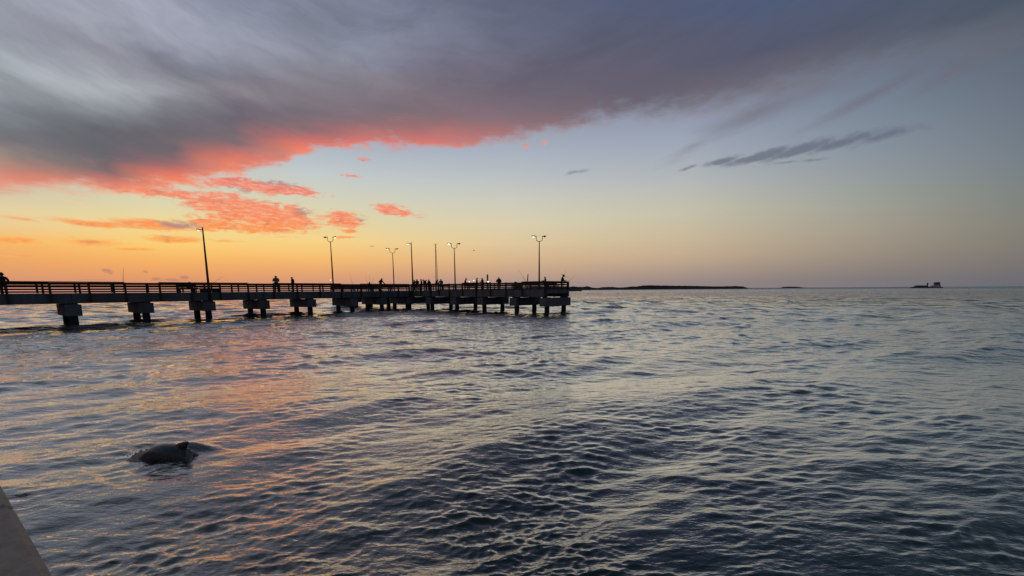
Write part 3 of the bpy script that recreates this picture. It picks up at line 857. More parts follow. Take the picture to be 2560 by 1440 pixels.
def person(px, py_head, fr, y, a, b, face, label, pose='stand', lean=0.0, bow=0.05, shirt=(0.03, 0.03, 0.035), hat=None, seat=False, group=None, wide=1.0, hgt=None):
    x = solve_on(fr, px, y, a, b); p = fr @ Vector((x, y, 0)); p.z = Z_DECK
    J = skeleton(pose, (lean, bow))
    for n, s in (('L', -1), ('R', 1)):
        w = J['wr' + n]; d = (w - J['el' + n]).normalized(); side = Vector((s, 0, 0)); side = (side - d * side.dot(d)).normalized()
        J['pa' + n] = w + d * 0.075
        nrm = d.cross(side)
        for f, ln in enumerate((.036, .042, .038, .03)):
            q = J['pa' + n] + side * ((1.5 - f) * -0.019) + d * (ln + 0.012)
            J['fa%d' % f + n] = q
            J['fb%d' % f + n] = q + d * ln * 0.7 + nrm * (0.012 * s)
        J['ta' + n] = w + d * 0.045 - side * 0.045; J['tb' + n] = w + d * 0.085 - side * 0.058
    top = max(v.z for v in J.values()) + 0.07
    want = z_at(p, px, py_head) - Z_DECK
    want_cap = (0.95, 1.5) if pose == 'sit' else (1.5, 1.86)
    if hat: top += 0.05
    k = want / top
    k = max(want_cap[0] / top if pose != 'sit' else 0.75, min(1.12, k))
    names = list(J)
    me = bpy.data.meshes.new('tmp')
    me.from_pydata([J[n] for n in names], [(names.index(b0[0]), names.index(b0[1])) for b0 in BONES], [])
    o = bpy.data.objects.new('tmp', me); C.objects.link(o)
    sk = o.modifiers.new('s', 'SKIN'); sk.use_smooth_shade = True; sk.branch_smoothing = 0.3
    for i, n in enumerate(names):
        r = RAD.get(n) or RAD.get(n[:-1]) or RAD.get(n[:2])
        wd = wide if n in ('pelvis', 'waist', 'chest', 'neck0', 'hpL', 'hpR') else 1.0
        me.skin_vertices[0].data[i].radius = (r[0] * wd, r[1] * wd)
        me.skin_vertices[0].data[i].use_root = (n == 'pelvis')
    sb = o.modifiers.new('d', 'SUBSURF'); sb.levels = 1; sb.render_levels = 1
    dg = bpy.context.evaluated_depsgraph_get(); dg.update()
    ev = bpy.data.meshes.new_from_object(o.evaluated_get(dg))
    bpy.data.objects.remove(o); bpy.data.meshes.remove(me)
    ev.name = 'body'
    n_v = len(ev.vertices); co = np.zeros(n_v * 3, np.float32); ev.vertices.foreach_get('co', co); co = co.reshape(-1, 3)
    nv = np.array([v.normal[:] for v in ev.vertices])
    cen = np.array([f.center[:] for f in ev.polygons])
    best = np.full(len(cen), 9.0); reg = np.zeros(len(cen), int)
    regs = ['shirt', 'sleeve', 'trousers', 'shoe', 'hair', 'skin']
    for a0, b0, rg_ in BONES:
        A = np.array(J[a0]); B = np.array(J[b0]); AB = B - A
        t = np.clip(((cen - A) @ AB) / (AB @ AB), 0, 1)
        d = np.linalg.norm(cen - (A + t[:, None] * AB), axis=1)
        r = RAD.get(a0) or RAD.get(a0[:-1]) or RAD.get(a0[:2])
        d = d - (r[0] * 0.6 if rg_ in ('shirt', 'trousers') else r[0] * 0.5)
        u = d < best; best[u] = d[u]; reg[u] = regs.index(rg_)
    head = np.array(J['head']); nose = np.array(J['nose'])
    fwd = nose - head; fwd = fwd / np.linalg.norm(fwd)
    near_head = np.linalg.norm(cen - head, axis=1) < 0.15
    up = np.array(J['crown']) - head; up = up / np.linalg.norm(up)
    hr = near_head & ((((cen - head) @ fwd) < 0.02) | (((cen - head) @ up) > 0.06)) & (((cen - head) @ up) > -0.06)
    reg[near_head & ~hr] = 5; reg[hr] = 4
    # root
    root = thing('person', label, 'person', p, 0, group)
    root.rotation_euler = (0, 0, -face)      # face: bearing of the look, from +Y to the right
    root.scale = (1.22, 1.22, 1.0)
    co = co * k
    ev.vertices.foreach_set('co', co.ravel())
    link('body', ev, M['skin'], root, True)
    shm = mat('shirt_cloth', shirt, 0.9, 0.2, 15.0)

    def shell(name, ids, off, material):
        fs = [ev.polygons[i] for i in np.nonzero(np.isin(reg, ids))[0]]
        if not fs: return
        used = {}; vs = []; fc = []
        for f in fs:
            q = []
            for vi in f.vertices:
                if vi not in used:
                    used[vi] = len(vs); vs.append(tuple(co[vi] + nv[vi] * off))
                q.append(used[vi])
            fc.append(q)
        m2 = bpy.data.meshes.new(name); m2.from_pydata(vs, [], fc); m2.update()
        link(name, m2, material, root, True)
    shell('shirt', [0, 1], 0.016, shm)
    shell('trousers', [2], 0.014, M['trousers'])
    shell('shoes', [3], 0.010, M['shoe'])
    shell('hair', [4], 0.014, M['hair'])
    if hat:
        bm = bmesh.new(); h = Vector(head) * k; upv = Vector(up); fw = Vector(fwd); sd = fw.cross(upv)
        def ring(r1, r2, z, fo=0.0, n=16):
            return [bm.verts.new(h + upv * z + sd * (r1 * math.cos(2 * math.pi * i / n)) + fw * (r2 * math.sin(2 * math.pi * i / n) + (fo if math.sin(2 * math.pi * i / n) > 0 else 0) * max(0, math.sin(2 * math.pi * i / n)))) for i in range(n)]
        if hat == 'brim': rs = [ring(.20, .22, .035), ring(.205, .225, .05), ring(.105, .12, .062), ring(.10, .115, .12), ring(.06, .07, .15)]
        elif hat == 'cap': rs = [ring(.100, .112, .03, .10), ring(.102, .114, .045, .09), ring(.100, .112, .055), ring(.085, .095, .10), ring(.04, .045, .125)]
        else: rs = [ring(.104, .116, .0), ring(.104, .116, .05), ring(.085, .095, .10), ring(.05, .055, .145), ring(.02, .02, .175)]
        for r_a, r_b in zip(rs, rs[1:]):
            for i in range(16): bm.faces.new((r_a[i], r_a[(i + 1) % 16], r_b[(i + 1) % 16], r_b[i]))
        bm.faces.new(rs[0][::-1]); bm.faces.new(rs[-1])
        bmesh.ops.recalc_face_normals(bm, faces=bm.faces[:])
        obj({'brim': 'wide_brim_hat', 'cap': 'cap', 'hood': 'hood'}[hat], bm, mat('hat_cloth', (0.05, 0.035, 0.03), 0.9, 0.2, 10.0), root, True)
    return root


AW = math.atan2(D2.x, D2.y)   # bearing of the walkway
dark = (0.022, 0.022, 0.028)
PG = 'people on the pier'
person(7, 681, FM, -1.25, -8, 4, R(-40), 'person in dark jacket and pointed hood standing at the railing on the far left edge', 'elbows', 0.12, 0.1, (0.02, 0.018, 0.022), 'hood', group=PG, wide=1.12)
person(468, 703, FM, 0.1, 0, 16, R(70), 'person sitting low behind the railing, only head above it, left of the tall single lamp', 'sit', 0.25, 0.1, dark, group=PG)
person(691, 688, FM, 0.4, 8, 26, R(-50), 'person in light olive jacket standing on the walkway, back to the viewer', 'front', 0.0, 0.0, (0.22, 0.17, 0.10), group=PG, wide=1.12)
person(732, 691, FM, 0.6, 8, 28, R(-95), 'slim person in dark clothes in side view just right of the person in olive', 'stand', 0.03, 0.15, (0.02, 0.015, 0.015), group=PG, wide=0.85)
person(951, 694, FM, -1.25, 20, 34, R(55), 'burly person bent forward over the railing with one elbow out', 'akimbo', 0.25, 0.15, (0.02, 0.024, 0.02), group=PG, wide=1.12)
person(923, 703, FH, 0.9, 26, 39, R(10), 'small seated person low behind the rail with rods standing beside', 'sit', 0.1, 0.1, dark, group=PG)
person(1036, 699, FH, -0.8, 18, 30, R(-20), 'small person in pale top right beside the second single-arm lamp post', 'stand', 0.0, 0.1, (0.22, 0.2, 0.19), group=PG, wide=0.9)
person(1043.5, 697, FH, -0.7, 18, 30, R(-40), 'broad person in grey-green shirt, second from left in the crowded group', 'elbows', 0.1, 0.1, (0.09, 0.09, 0.065), group=PG, wide=1.25)
person(1053.5, 696.5, FH, -0.9, 18, 28, R(-90), 'tall slim dark person in side view in the middle of the crowded group', 'stand', 0.0, 0.2, dark, group=PG, wide=0.8)
person(1060, 700.5, FH, -0.6, 16, 28, R(80), 'person hunched forward in dark brown, close behind another at the rail', 'elbows', 0.4, 0.2, (0.03, 0.02, 0.02), group=PG)
person(1066, 702, FH, -1.3, 14, 28, R(-80), 'bent round-backed person in brown clothing beside the hunched one', 'elbows', 0.55, 0.3, (0.05, 0.03, 0.025), group=PG, wide=1.15)
person(1072.5, 698.5, FH, -0.9, 14, 26, R(-60), 'slim dark-haired person in maroon top at the right of the crowded group', 'stand', 0.0, 0.1, (0.03, 0.015, 0.017), group=PG)
person(1089, 700, FH, -0.6, 12, 24, R(80), 'person in dark maroon clothing leaning forward just left of the one in teal', 'elbows', 0.35, 0.15, (0.04, 0.02, 0.02), group=PG)
person(1103, 698.5, FH, -0.8, 10, 24, R(-30), 'person in a teal shirt at the railing', 'elbows', 0.1, 0.1, (0.03, 0.16, 0.19), group=PG, wide=1.1)
person(1162, 698.5, FH, -0.7, 6, 18, R(90), 'person in a peaked cap looking right, left of the bright far lights', 'front', 0.2, 0.1, dark, 'cap', group=PG)
person(1192, 693, FH, -0.9, 4, 16, R(80), 'tall person in dark purple top standing right of the paired far lights', 'stand', 0.03, 0.1, (0.035, 0.012, 0.035), group=PG, wide=0.9)
person(1206.5, 697, FH, -0.7, 4, 16, R(-70), 'dark person immediately left of the brightest far light and the lighthouse', 'front', 0.05, 0.1, dark, group=PG)
person(1247.5, 693.5, FH, -1.0, 0, 12, R(-10), 'broad-shouldered dark person standing alone between the brightest far light and the bins', 'elbows', 0.08, 0.2, (0.015, 0.015, 0.017), group=PG, wide=1.25)
person(1363, 691, FH, 0.9, -2, 6, R(-85), 'person in dark clothes facing left with hands raised, right of the last lamp post', 'front', 0.0, 0.1, dark, group=PG, wide=0.95)


def person_at(pos, **kw):
    """a person at a given place rather than on a bearing"""
    fr = Matrix.Translation(Vector((0, pos.y, 0)))
    return person(fr=fr, y=0.0, a=-60, b=60, **kw)


ep = Q0 + H2 * 1.1 + D2 * 0.75
person_at(ep, px=1404, py_head=686, face=R(92), label='person in a wide-brimmed hat leaning arms on the rail at the pier end', pose='elbows', lean=0.2, bow=0.15, shirt=(0.02, 0.016, 0.02), hat='brim', group=PG)


# ------------------------------------------------------------------ rods, benches, boxes on the pier
def rod(x0, y0, x1, y1, depth, label, th=0.013):
    a = at_depth(x0, y0, depth); b = at_depth(x1, y1, depth)
    a2 = a - (b - a).normalized() * 0.55
    t = thing('fishing_rod', label, 'fishing rod', a2, 0, 'fishing rods along the rails')
    L = (b - a2); bm = bmesh.new()
    bend = Vector((0.03 * L.length, 0, -0.0))
    add_tube(bm, [Vector((0, 0, 0)), L * 0.4, L * 0.75 + bend * 0.3, L + bend], [th, th * .8, th * .55, th * .3], 6)
    obj('blank', bm, M['rod'], t, True)
    bm = bmesh.new(); u = L.normalized()
    add_tube(bm, [-u * 0.25, u * 0.05], [0.02, 0.018], 8); obj('grip', bm, M['line_box'], t, True)
    bm = bmesh.new(); add_tube(bm, [u * 0.08 + Vector((-.03, -.05, 0)), u * 0.08 + Vector((.03, -.05, 0))], [0.04, 0.04], 10); obj('reel', bm, M['line_box'], t, True)


rod(308, 704, 307, 670, 39, 'upright fishing rod standing at the railing on the left', 0.022)
rod(541, 702, 560, 690, 44, 'slanting fishing rod right of the tall single lamp post')
rod(880, 706, 873, 684, 55, 'left-leaning thin rod between the first twin lamp and the seated angler')
rod(924, 705, 924, 684, 62, 'upright rod directly above the seated angler')
rod(931, 705, 936, 688, 62, 'rod leaning right of the seated angler')
rod(918, 705, 913, 690, 62, 'rod leaning left of the seated angler')
rod(1316, 703, 1294, 674, 50, 'long rod leaning far left beside the last lamp post')
rod(1313, 702, 1305, 688, 50, 'short rod leaning left near the last lamp post')
rod(1410, 699, 1413, 672, 46, 'rod rising steeply in front of the person in the wide hat')
rod(1426, 699, 1442, 688, 46.5, 'rod pointing out to the right over the end of the pier')

# furled beach umbrella near the crossing rods
p = at_depth(1318, 704, 49.5)
t = thing('umbrella', 'furled dark umbrella standing point up left of the last lamp post', 'umbrella', (p.x, p.y, Z_DECK))
zt = z_at(p, 1320, 683) - Z_DECK
bm = bmesh.new(); add_tube(bm, [(0, 0, 0), (0.02, 0, zt * 0.5), (0.1, 0, zt)], [0.016, 0.016, 0.01], 8); obj('shaft', bm, M['rod'], t, True)
bm = bmesh.new(); add_tube(bm, [(0.035, 0, zt * 0.52), (0.045, 0, zt * 0.62), (0.085, 0, zt * 0.9), (0.1, 0, zt)], [0.035, 0.06, 0.045, 0.012], 10); obj('canopy', bm, M['bench'], t, True)


def bench(fr, x, y, label, length=1.6, face=1):
    o = fr @ Vector((x, y, Z_DECK))
    ax = (fr @ Vector((1, 0, 0)) - fr @ Vector((0, 0, 0)))
    t = thing('bench', label, 'bench', o, math.atan2(ax.y, ax.x), 'benches on the pier')
    h = length / 2
    for k in range(3):
        bm = bmesh.new(); add_box(bm, (-h, -0.2 + k * 0.14, 0.43), (h, -0.08 + k * 0.14, 0.47), None, 0.004); obj('seat_slat', bm, M['bench'], t)
    for k in range(2):
        bm = bmesh.new(); add_box(bm, (-h, face * 0.24, 0.60 + k * 0.16), (h, face * 0.28, 0.72 + k * 0.16), None, 0.004); obj('back_slat', bm, M['bench'], t)
    for s in (-1, 1):
        for yy in (-0.16, 0.2):
            bm = bmesh.new(); add_box(bm, (s * (h - 0.15) - 0.04, yy - 0.035, 0.0), (s * (h - 0.15) + 0.04, yy + 0.035, 0.428 if yy * face < 0 else 0.428), None, 0.004); obj('leg', bm, M['bench'], t)
        y0, y1 = sorted((face * 0.20, face * 0.238))
        bm = bmesh.new(); add_box(bm, (s * (h - 0.15) - 0.03, y0, 0.475), (s * (h - 0.15) + 0.03, y1, 0.88)); obj('back_post', bm, M['bench'], t)


bench(FM, solve_on(FM, 468, 0.1, 0, 16), 0.12, 'timber bench under the person sitting low behind the left railing', 1.5)
bench(FH, solve_on(FH, 923, 0.9, 26, 39), 1.0, 'timber bench carrying the small seated angler on the far arm', 1.6)
bench(FH, solve_on(FH, 1330, 1.0, -2, 8), 1.2, 'timber bench behind the rail just left of the last lamp post', 2.0)
bench(FH, solve_on(FH, 1175, 1.0, 2, 18), 1.2, 'timber bench between the twin lamp with the bright bulb and the person in purple', 2.0)
bench(FH, solve_on(FH, 1383, 0.2, -2, 3) + 0.5, 1.0, 'timber bench between the last two people at the pier end', 1.2)


def cooler(fr, px, y, a, b, size, label, h=0.42):
    x = solve_on(fr, px, y, a, b); o = fr @ Vector((x, y, Z_DECK)); ax = (fr @ Vector((1, 0, 0)) - fr @ Vector((0, 0, 0)))
    t = thing('cooler_box', label, 'cooler', o, math.atan2(ax.y, ax.x) + 0.1, 'cooler boxes on the walkway')
    bm = bmesh.new(); add_box(bm, (-size / 2, -0.2, 0.0), (size / 2, 0.2, h - 0.07), None, 0.02); obj('box', bm, M['line_box'], t)
    bm = bmesh.new(); add_box(bm, (-size / 2 - 0.015, -0.215, h - 0.068), (size / 2 + 0.015, 0.215, h), None, 0.02); obj('lid', bm, M['line_box'], t)
    bm = bmesh.new(); add_tube(bm, [(-size / 2 - 0.02, 0, h * 0.6), (-size / 2 - 0.06, 0, h * 0.7), (-size / 2 - 0.06, 0, h + 0.04), (size / 2 + 0.06, 0, h + 0.04), (size / 2 + 0.06, 0, h * 0.7), (size / 2 + 0.02, 0, h * 0.6)], 0.012, 6); obj('handle', bm, M['line_box'], t)


cooler(FM, 512, -1.2, 2, 14, 0.75, 'dark cooler box on the deck left of the tall single lamp post')
cooler(FM, 540, -1.1, 2, 14, 0.6, 'smaller dark cooler box on the deck right of the tall single lamp post', 0.36)


def bin_(fr, px, y, a, b, h, r, label):
    x = solve_on(fr, px, y, a, b); o = fr @ Vector((x, y, Z_DECK))
    t = thing('litter_bin', label, 'litter bin', o, 0, 'bins in the railing gap')
    bm = bmesh.new(); add_tube(bm, [(0, 0, 0), (0, 0, 0.05), (0, 0, h * .5), (0, 0, h - 0.1)], [r * .88, r * .92, r, r * .98], 14); obj('drum', bm, M['line_box'], t, False)
    bm = bmesh.new(); add_tube(bm, [(0, 0, h - 0.1), (0, 0, h - 0.06), (0, 0, h)], [r * 1.06, r * 1.06, r * .5], 14); obj('lid', bm, M['line_box'], t, False)


bin_(FH, 1288.8, -0.9, 0, 8, 0.94, 0.16, 'narrow dark bin standing in the gap of the railing')
bin_(FH, 1297, -0.7, 0, 8, 0.84, 0.27, 'wide squat dark bin beside the narrow one in the railing gap')

# ------------------------------------------------------------------ dolphin
def dolphin():
    root = thing('dolphin', 'dark wet dolphin surfacing with its curved dorsal fin, heading left', 'dolphin', (DOL.x, DOL.y, 0), R(187))
    # local +x = forward (to the photograph's left), spine arcs over the water
    # stations: s, z of the axis, half width, half height
    st = [(.36, -.84, .018, .016), (.38, -.74, .035, .028), (.40, -.63, .045, .036), (.41, -.54, .075, .072), (.415, -.43, .115, .112), (.40, -.30, .145, .145),
          (.35, -.165, .165, .17), (.26, -.05, .18, .185), (.14, .015, .188, .195), (.0, .005, .188, .192), (-.13, -.045, .176, .184), (-.27, -.115, .158, .168), (-.42, -.195, .132, .147),
          (-.60, -.29, .102, .12), (-.78, -.38, .066, .09), (-.92, -.45, .038, .062), (-1.02, -.50, .022, .04)]
    bm = bmesh.new(); n = 20; rings = []
    for i, (x, z, w, h) in enumerate(st):
        a = st[max(0, i - 1)]; b = st[min(len(st) - 1, i + 1)]
        t = Vector((b[0] - a[0], 0, b[1] - a[1])).normalized(); up = Vector((-t.z, 0, t.x))
        if up.z < 0: up = -up
        rg_ = []
        for k in range(n):
            th = 2 * math.pi * k / n
            cz = math.sin(th); hh = h * (1.0 if cz > 0 else 0.92)
            rg_.append(bm.verts.new(Vector((x, 0, z)) + Vector((0, 1, 0)) * (w * math.cos(th)) + up * (hh * cz)))
        rings.append(rg_)
    for a, b in zip(rings, rings[1:]):
        for k in range(n): bm.faces.new((a[k], a[(k + 1) % n], b[(k + 1) % n], b[k]))
    bm.faces.new(rings[0]); bm.faces.new(rings[-1])
    # flukes grown from the tail stock
    bmesh.ops.recalc_face_normals(bm, faces=bm.faces[:])
    skin = bpy.data.materials.new('dolphin_skin'); skin.use_nodes = True
    t = skin.node_tree; t.nodes.clear(); q = G(t)
    o_ = q.node('ShaderNodeOutputMaterial'); p_ = q.node('ShaderNodeBsdfPrincipled'); t.links.new(p_.outputs[0], o_.inputs[0])
    co = q.node('ShaderNodeTexCoord').outputs['Object']
    nn = q.noise(co, 9.0, 5.0, 0.65)
    q.put(p_.inputs['Base Color'], q.mix(q.smooth(nn, .3, .7), (0.022, 0.022, 0.030, 1), (0.060, 0.055, 0.072, 1)))
    q.put(p_.inputs['Roughness'], q.smooth(nn, .3, .7, .12, .32))
    p_.inputs['IOR'].default_value = 1.9
    bn = q.node('ShaderNodeBump'); bn.inputs['Distance'].default_value = 0.004; q.put(bn.inputs['Height'], q.noise(co, 30.0, 3.0, .6)); t.links.new(bn.outputs[0], p_.inputs['Normal'])
    body = obj('body', bm, skin, root, True)
    sb = body.modifiers.new('smooth', 'SUBSURF'); sb.levels = 1; sb.render_levels = 1

    def blade(name, outline, origin, ux, uy, un, th):
        """a fin: an outline with lens-shaped thickness"""
        bm = bmesh.new(); m = len(outline); c = sum((Vector((a, b, 0)) for a, b in outline), Vector()) / m
        prev = None
        rows = []
        for f, tt in ((1.0, 0.0), (0.72, 0.75), (0.4, 1.0)):
            for s in ((1,) if tt == 0 else (1, -1)):
                rows.append((f, s, [bm.verts.new(origin + ux * (c.x + (a - c.x) * f) + uy * (c.y + (b - c.y) * f) + un * (s * tt * th)) for a, b in outline]))
        edge_, t1, b1, t2, b2 = [r_[2] for r_ in rows]
        for A, B in ((edge_, t1), (t1, t2), (edge_, b1), (b1, b2)):
            for i in range(m): bm.faces.new((A[i], A[(i + 1) % m], B[(i + 1) % m], B[i]))
        bm.faces.new(t2); bm.faces.new(b2)
        bmesh.ops.recalc_face_normals(bm, faces=bm.faces[:])
        return obj(name, bm, skin, root, True)
    # dorsal fin: rises from the back, swept rearwards
    fin = [(0.15, -0.08), (0.11, 0.01), (0.05, 0.065), (-0.02, 0.105), (-0.085, 0.13), (-0.15, 0.14), (-0.175, 0.125), (-0.165, 0.095), (-0.145, 0.07), (-0.14, 0.01), (-0.15, -0.10), (0.0, -0.10)]
    blade('dorsal_fin', fin, Vector((-0.12, 0, 0.095)), Vector((1, 0, 0.12)).normalized(), Vector((-0.12, 0, 1)).normalized(), Vector((0, 1, 0)), 0.022)
    fluke = [(0.08, 0.0), (0.0, 0.08), (-0.08, 0.20), (-0.17, 0.30), (-0.20, 0.29), (-0.15, 0.17), (-0.12, 0.05), (-0.09, 0.0), (-0.12, -0.05), (-0.15, -0.17), (-0.20, -0.29), (-0.17, -0.30), (-0.08, -0.20), (0.0, -0.08)]
    blade('tail_fluke', fluke, Vector((-1.02, 0, -0.50)), Vector((1, 0, 0.35)).normalized(), Vector((0, 1, 0)), Vector((-0.35, 0, 1)).normalized(), 0.02)
    for s in (-1, 1):
        fl = [(0.08, 0.0), (0.05, 0.12), (-0.05, 0.26), (-0.12, 0.30), (-0.12, 0.24), (-0.08, 0.10), (-0.08, 0.0)]
        blade('flipper', fl, Vector((0.33, s * 0.14, -0.26)), Vector((1, 0, -0.2)).normalized(), Vector((0, s * 0.75, -0.65)).normalized(), Vector((0, 0.65, s * 0.75)).normalized(), 0.016)
    root.scale = (0.93, 0.93, 0.93)
    return root


dolphin()

# veil of water running off the dolphin's head and behind its fin
def splash():
    bm = bmesh.new(); rg_ = random.Random(4)
    m = bpy.data.materials.new('white_water'); m.use_nodes = True
    p_ = m.node_tree.nodes['Principled BSDF']; p_.inputs['Base Color'].default_value = (0.5, 0.52, 0.56, 1); p_.inputs['Roughness'].default_value = 0.3
    p_.inputs['Transmission Weight'].default_value = 0.5; p_.inputs['IOR'].default_value = 1.33
    nodes = m.node_tree; nz = nodes.nodes.new('ShaderNodeTexNoise'); nz.inputs['Scale'].default_value = 40
    bb = nodes.nodes.new('ShaderNodeBump'); bb.inputs['Distance'].default_value = 0.01
    nodes.links.new(nz.outputs[0], bb.inputs['Height']); nodes.links.new(bb.outputs[0], p_.inputs['Normal'])
    t = thing('splash', 'thin veil of water thrown up around the dolphin', 'splash', (DOL.x, DOL.y, 0))

    def sheet(x0, x1, hfun, yfun, nx, nz_, name):
        bm = bmesh.new(); grid = []
        for i in range(nx + 1):
            u = i / nx; row = []
            for j in range(nz_ + 1):
                v = j / nz_
                z = hfun(u) * v + rg_.uniform(-.006, .006)
                x = x0 + (x1 - x0) * u + rg_.uniform(-.006, .006)
                row.append(bm.verts.new((x, yfun(u, v) + rg_.uniform(-.008, .008), z - 0.04)))
            grid.append(row)
        for a, b in zip(grid, grid[1:]):
            for j in range(nz_): bm.faces.new((a[j], b[j], b[j + 1], a[j + 1]))
        bmesh.ops.solidify(bm, geom=bm.faces[:], thickness=0.012)
        for _ in range(26):
            u = rg_.random(); s = rg_.uniform(.003, .009)
            r_ = bmesh.ops.create_icosphere(bm, subdivisions=1, radius=s)
            pos = Vector((x0 + (x1 - x0) * u + rg_.uniform(-.08, .08), yfun(u, .5) + rg_.uniform(-.08, .08), max(0.0, hfun(u)) * rg_.uniform(.2, 1.25) + .01))
            for v in r_['verts']: v.co += pos
        o = obj(name, bm, m, t, True); return o
    sheet(-0.56, -0.24, lambda u: 0.04 + 0.15 * u * (1.6 - u) + 0.02 * math.sin(17 * u), lambda u, v: -0.06 - 0.16 * (1 - v) + 0.1 * (1 - u), 16, 8, 'water_veil')
    sheet(0.27, 0.40, lambda u: 0.15 * math.sin(math.pi * min(1, u + .25)), lambda u, v: -0.02 - 0.08 * (1 - v), 9, 6, 'tail_wash')


splash()

# ------------------------------------------------------------------ parapet, bottom left
def parapet():
    zt = 1.55
    a = on_level(0, 1205, zt); b = on_level(128, 1425, zt)
    d = (a - b).normalized(); n = Vector((d.y, -d.x, 0))     # n: towards the water
    fr = Matrix(((d.x, n.x, 0, b.x), (d.y, n.y, 0, b.y), (0, 0, 1, 0), (0, 0, 0, 1)))
    j1 = on_level(20, 1262, zt); s1 = (j1 - b).dot(d)
    root = thing('parapet', 'worn grey-brown concrete parapet running off the bottom left corner', 'parapet', (b.x, b.y, 0))
    inv = Matrix.Translation((b.x, b.y, 0)).inverted()
    L = 2.4
    s = s1 - 3 * L
    while s < s1 + 5 * L:
        bm = bmesh.new()
        add_box(bm, (s + 0.004, -0.62, zt - 0.16), (s + L - 0.004, 0.0, zt), None, 0.022)
        for v in bm.verts: v.co = inv @ (fr @ v.co)
        obj('coping_block', bm, M['parapet'], root)
        bm = bmesh.new()
        add_box(bm, (s, -0.58, -1.5), (s + L - 0.004, -0.05, zt - 0.162))
        for v in bm.verts: v.co = inv @ (fr @ v.co)
        obj('wall_panel', bm, M['parapet'], root)
        s += L
    bm = bmesh.new(); add_box(bm, (s1 - 3 * L, -9.0, -1.5), (s1 + 5 * L, -0.62, 0.75))
    for v in bm.verts: v.co = fr @ v.co
    o = obj('pavement', bm, M['pavement']); o['kind'] = 'structure'


parapet()

# ------------------------------------------------------------------ far shore
def ridge(px_pts, depth, thick, base_z=-0.5):
    """low land seen from the side: crest heights surveyed at bearings"""
    crest = []
    for (x0, y0), (x1, y1) in zip(px_pts, px_pts[1:]):
        n = max(1, int((x1 - x0) / 3))
        for i in range(n):
            f = i / n; crest.append((x0 + (x1 - x0) * f, y0 + (y1 - y0) * f))
    crest.append(px_pts[-1])
    bm = bmesh.new(); rows = []
    for i, (x, y) in enumerate(crest):
        p = at_depth(x, y, depth); k = 1 if 0 < i < len(crest) - 1 else 0.2
        z = max(0.15, p.z + random.uniform(-0.35, 0.35) * k)
        q = Vector((p.x, p.y, 0)); r_ = q.normalized()
        row = [bm.verts.new((q - r_ * thick * 0.5 * 1.0) + UP * base_z), bm.verts.new(q - r_ * thick * 0.30 + UP * (z * 0.35)), bm.verts.new(q - r_ * thick * 0.1 + UP * (z * 0.85)),
               bm.verts.new(q + UP * z), bm.verts.new(q + r_ * thick * 0.3 + UP * (z * 0.6)), bm.verts.new(q + r_ * thick + UP * base_z)]
        rows.append(row)
    for a, b in zip(rows, rows[1:]):
        for j in range(5): bm.faces.new((a[j], b[j], b[j + 1], a[j + 1]))
    bmesh.ops.recalc_face_normals(bm, faces=bm.faces[:])
    return bm


spit = [(1090, 725.2), (1150, 723), (1240, 721), (1330, 719), (1425, 717), (1434, 716), (1445, 717.5), (1456, 717.5), (1468, 715.5), (1480, 719), (1494, 720), (1508, 718), (1530, 717.3), (1545, 719), (1560, 718.6), (1580, 716.5), (1592, 716.5), (1606, 714), (1625, 713.3), (1660, 714), (1690, 714.5), (1730, 714.8), (1780, 716), (1810, 716), (1840, 715.2), (1856, 716.5), (1870, 719.4)]
o = obj('dune_land', ridge(spit, 1500, 90), M['land'], None, True); o['kind'] = 'structure'
flat = [(1868, 720.1), (1900, 719.9), (1952, 719.6), (1956, 717.2), (1975, 716.4), (2000, 717.2), (2009, 719.2), (2100, 718.9), (2200, 718.1), (2290, 717.2), (2330, 717.6)]
o = obj('far_shore', ridge(flat, 2600, 200), M['land'], None, True); o['kind'] = 'structure'
bar_ = [(1400, 721.0), (1425, 722.6), (1436, 723.0), (1448, 723.6), (1455, 725.4)]
o = obj('rock_spit', ridge(bar_, 560, 18), M['rock'], None, False); o['kind'] = 'structure'
# scrub on the dunes
bm = bmesh.new(); rg2 = random.Random(9)
for i in range(420):
    x = rg2.uniform(1430, 1865)
    ys = np.interp(x, [p_[0] for p_ in spit], [p_[1] for p_ in spit])
    p = at_depth(x, ys + 0.4, 1500 + rg2.uniform(-14, 10)); s = rg2.uniform(0.8, 2.4)
    r_ = bmesh.ops.create_icosphere(bm, subdivisions=1, radius=s)
    for v in r_['verts']:
        v.co = Vector((v.co.x * 1.6 * rg2.uniform(.8, 1.2), v.co.y, v.co.z * rg2.uniform(.6, 1.0))) + Vector((p.x, p.y, max(0.4, p.z - 0.6)))
o = obj('dune_scrub', bm, M['land']); o['kind'] = 'stuff'; o['label'] = 'dark scrub covering the low dunes beyond the pier end'


# ------------------------------------------------------------------ far lights, tower, mast
def light_mast(px, py, depth, rad, label):
    p = at_depth(px, py, depth)
    t = thing('light_mast', label, 'light mast', (p.x, p.y, 0), 0, 'bright lights on the far shore')
    bm = bmesh.new(); add_tube(bm, [(0, 0, -1), (0, 0, p.z - rad)], [0.12, 0.07], 8); obj('pole', bm, M['mast'], t)
    bm = bmesh.new(); bmesh.ops.create_icosphere(bm, subdivisions=2, radius=rad)
    for v in bm.verts: v.co.z += p.z
    obj('lamp', bm, M['lit'], t, True)


light_mast(1173, 704.2, 330, 0.34, 'lower left of the two paired far lights right of the capped person')
light_mast(1184.5, 701.5, 330, 0.36, 'upper right of the two paired far lights right of the capped person')
light_mast(1220.5, 704.5, 330, 0.58, 'brightest far light, under the slender distant tower')
light_mast(1300.5, 707.5, 330, 0.30, 'far light low in the railing gap beside the bins')
light_mast(826, 700.5, 330, 0.30, 'small far light just left of the first twin lamp post')

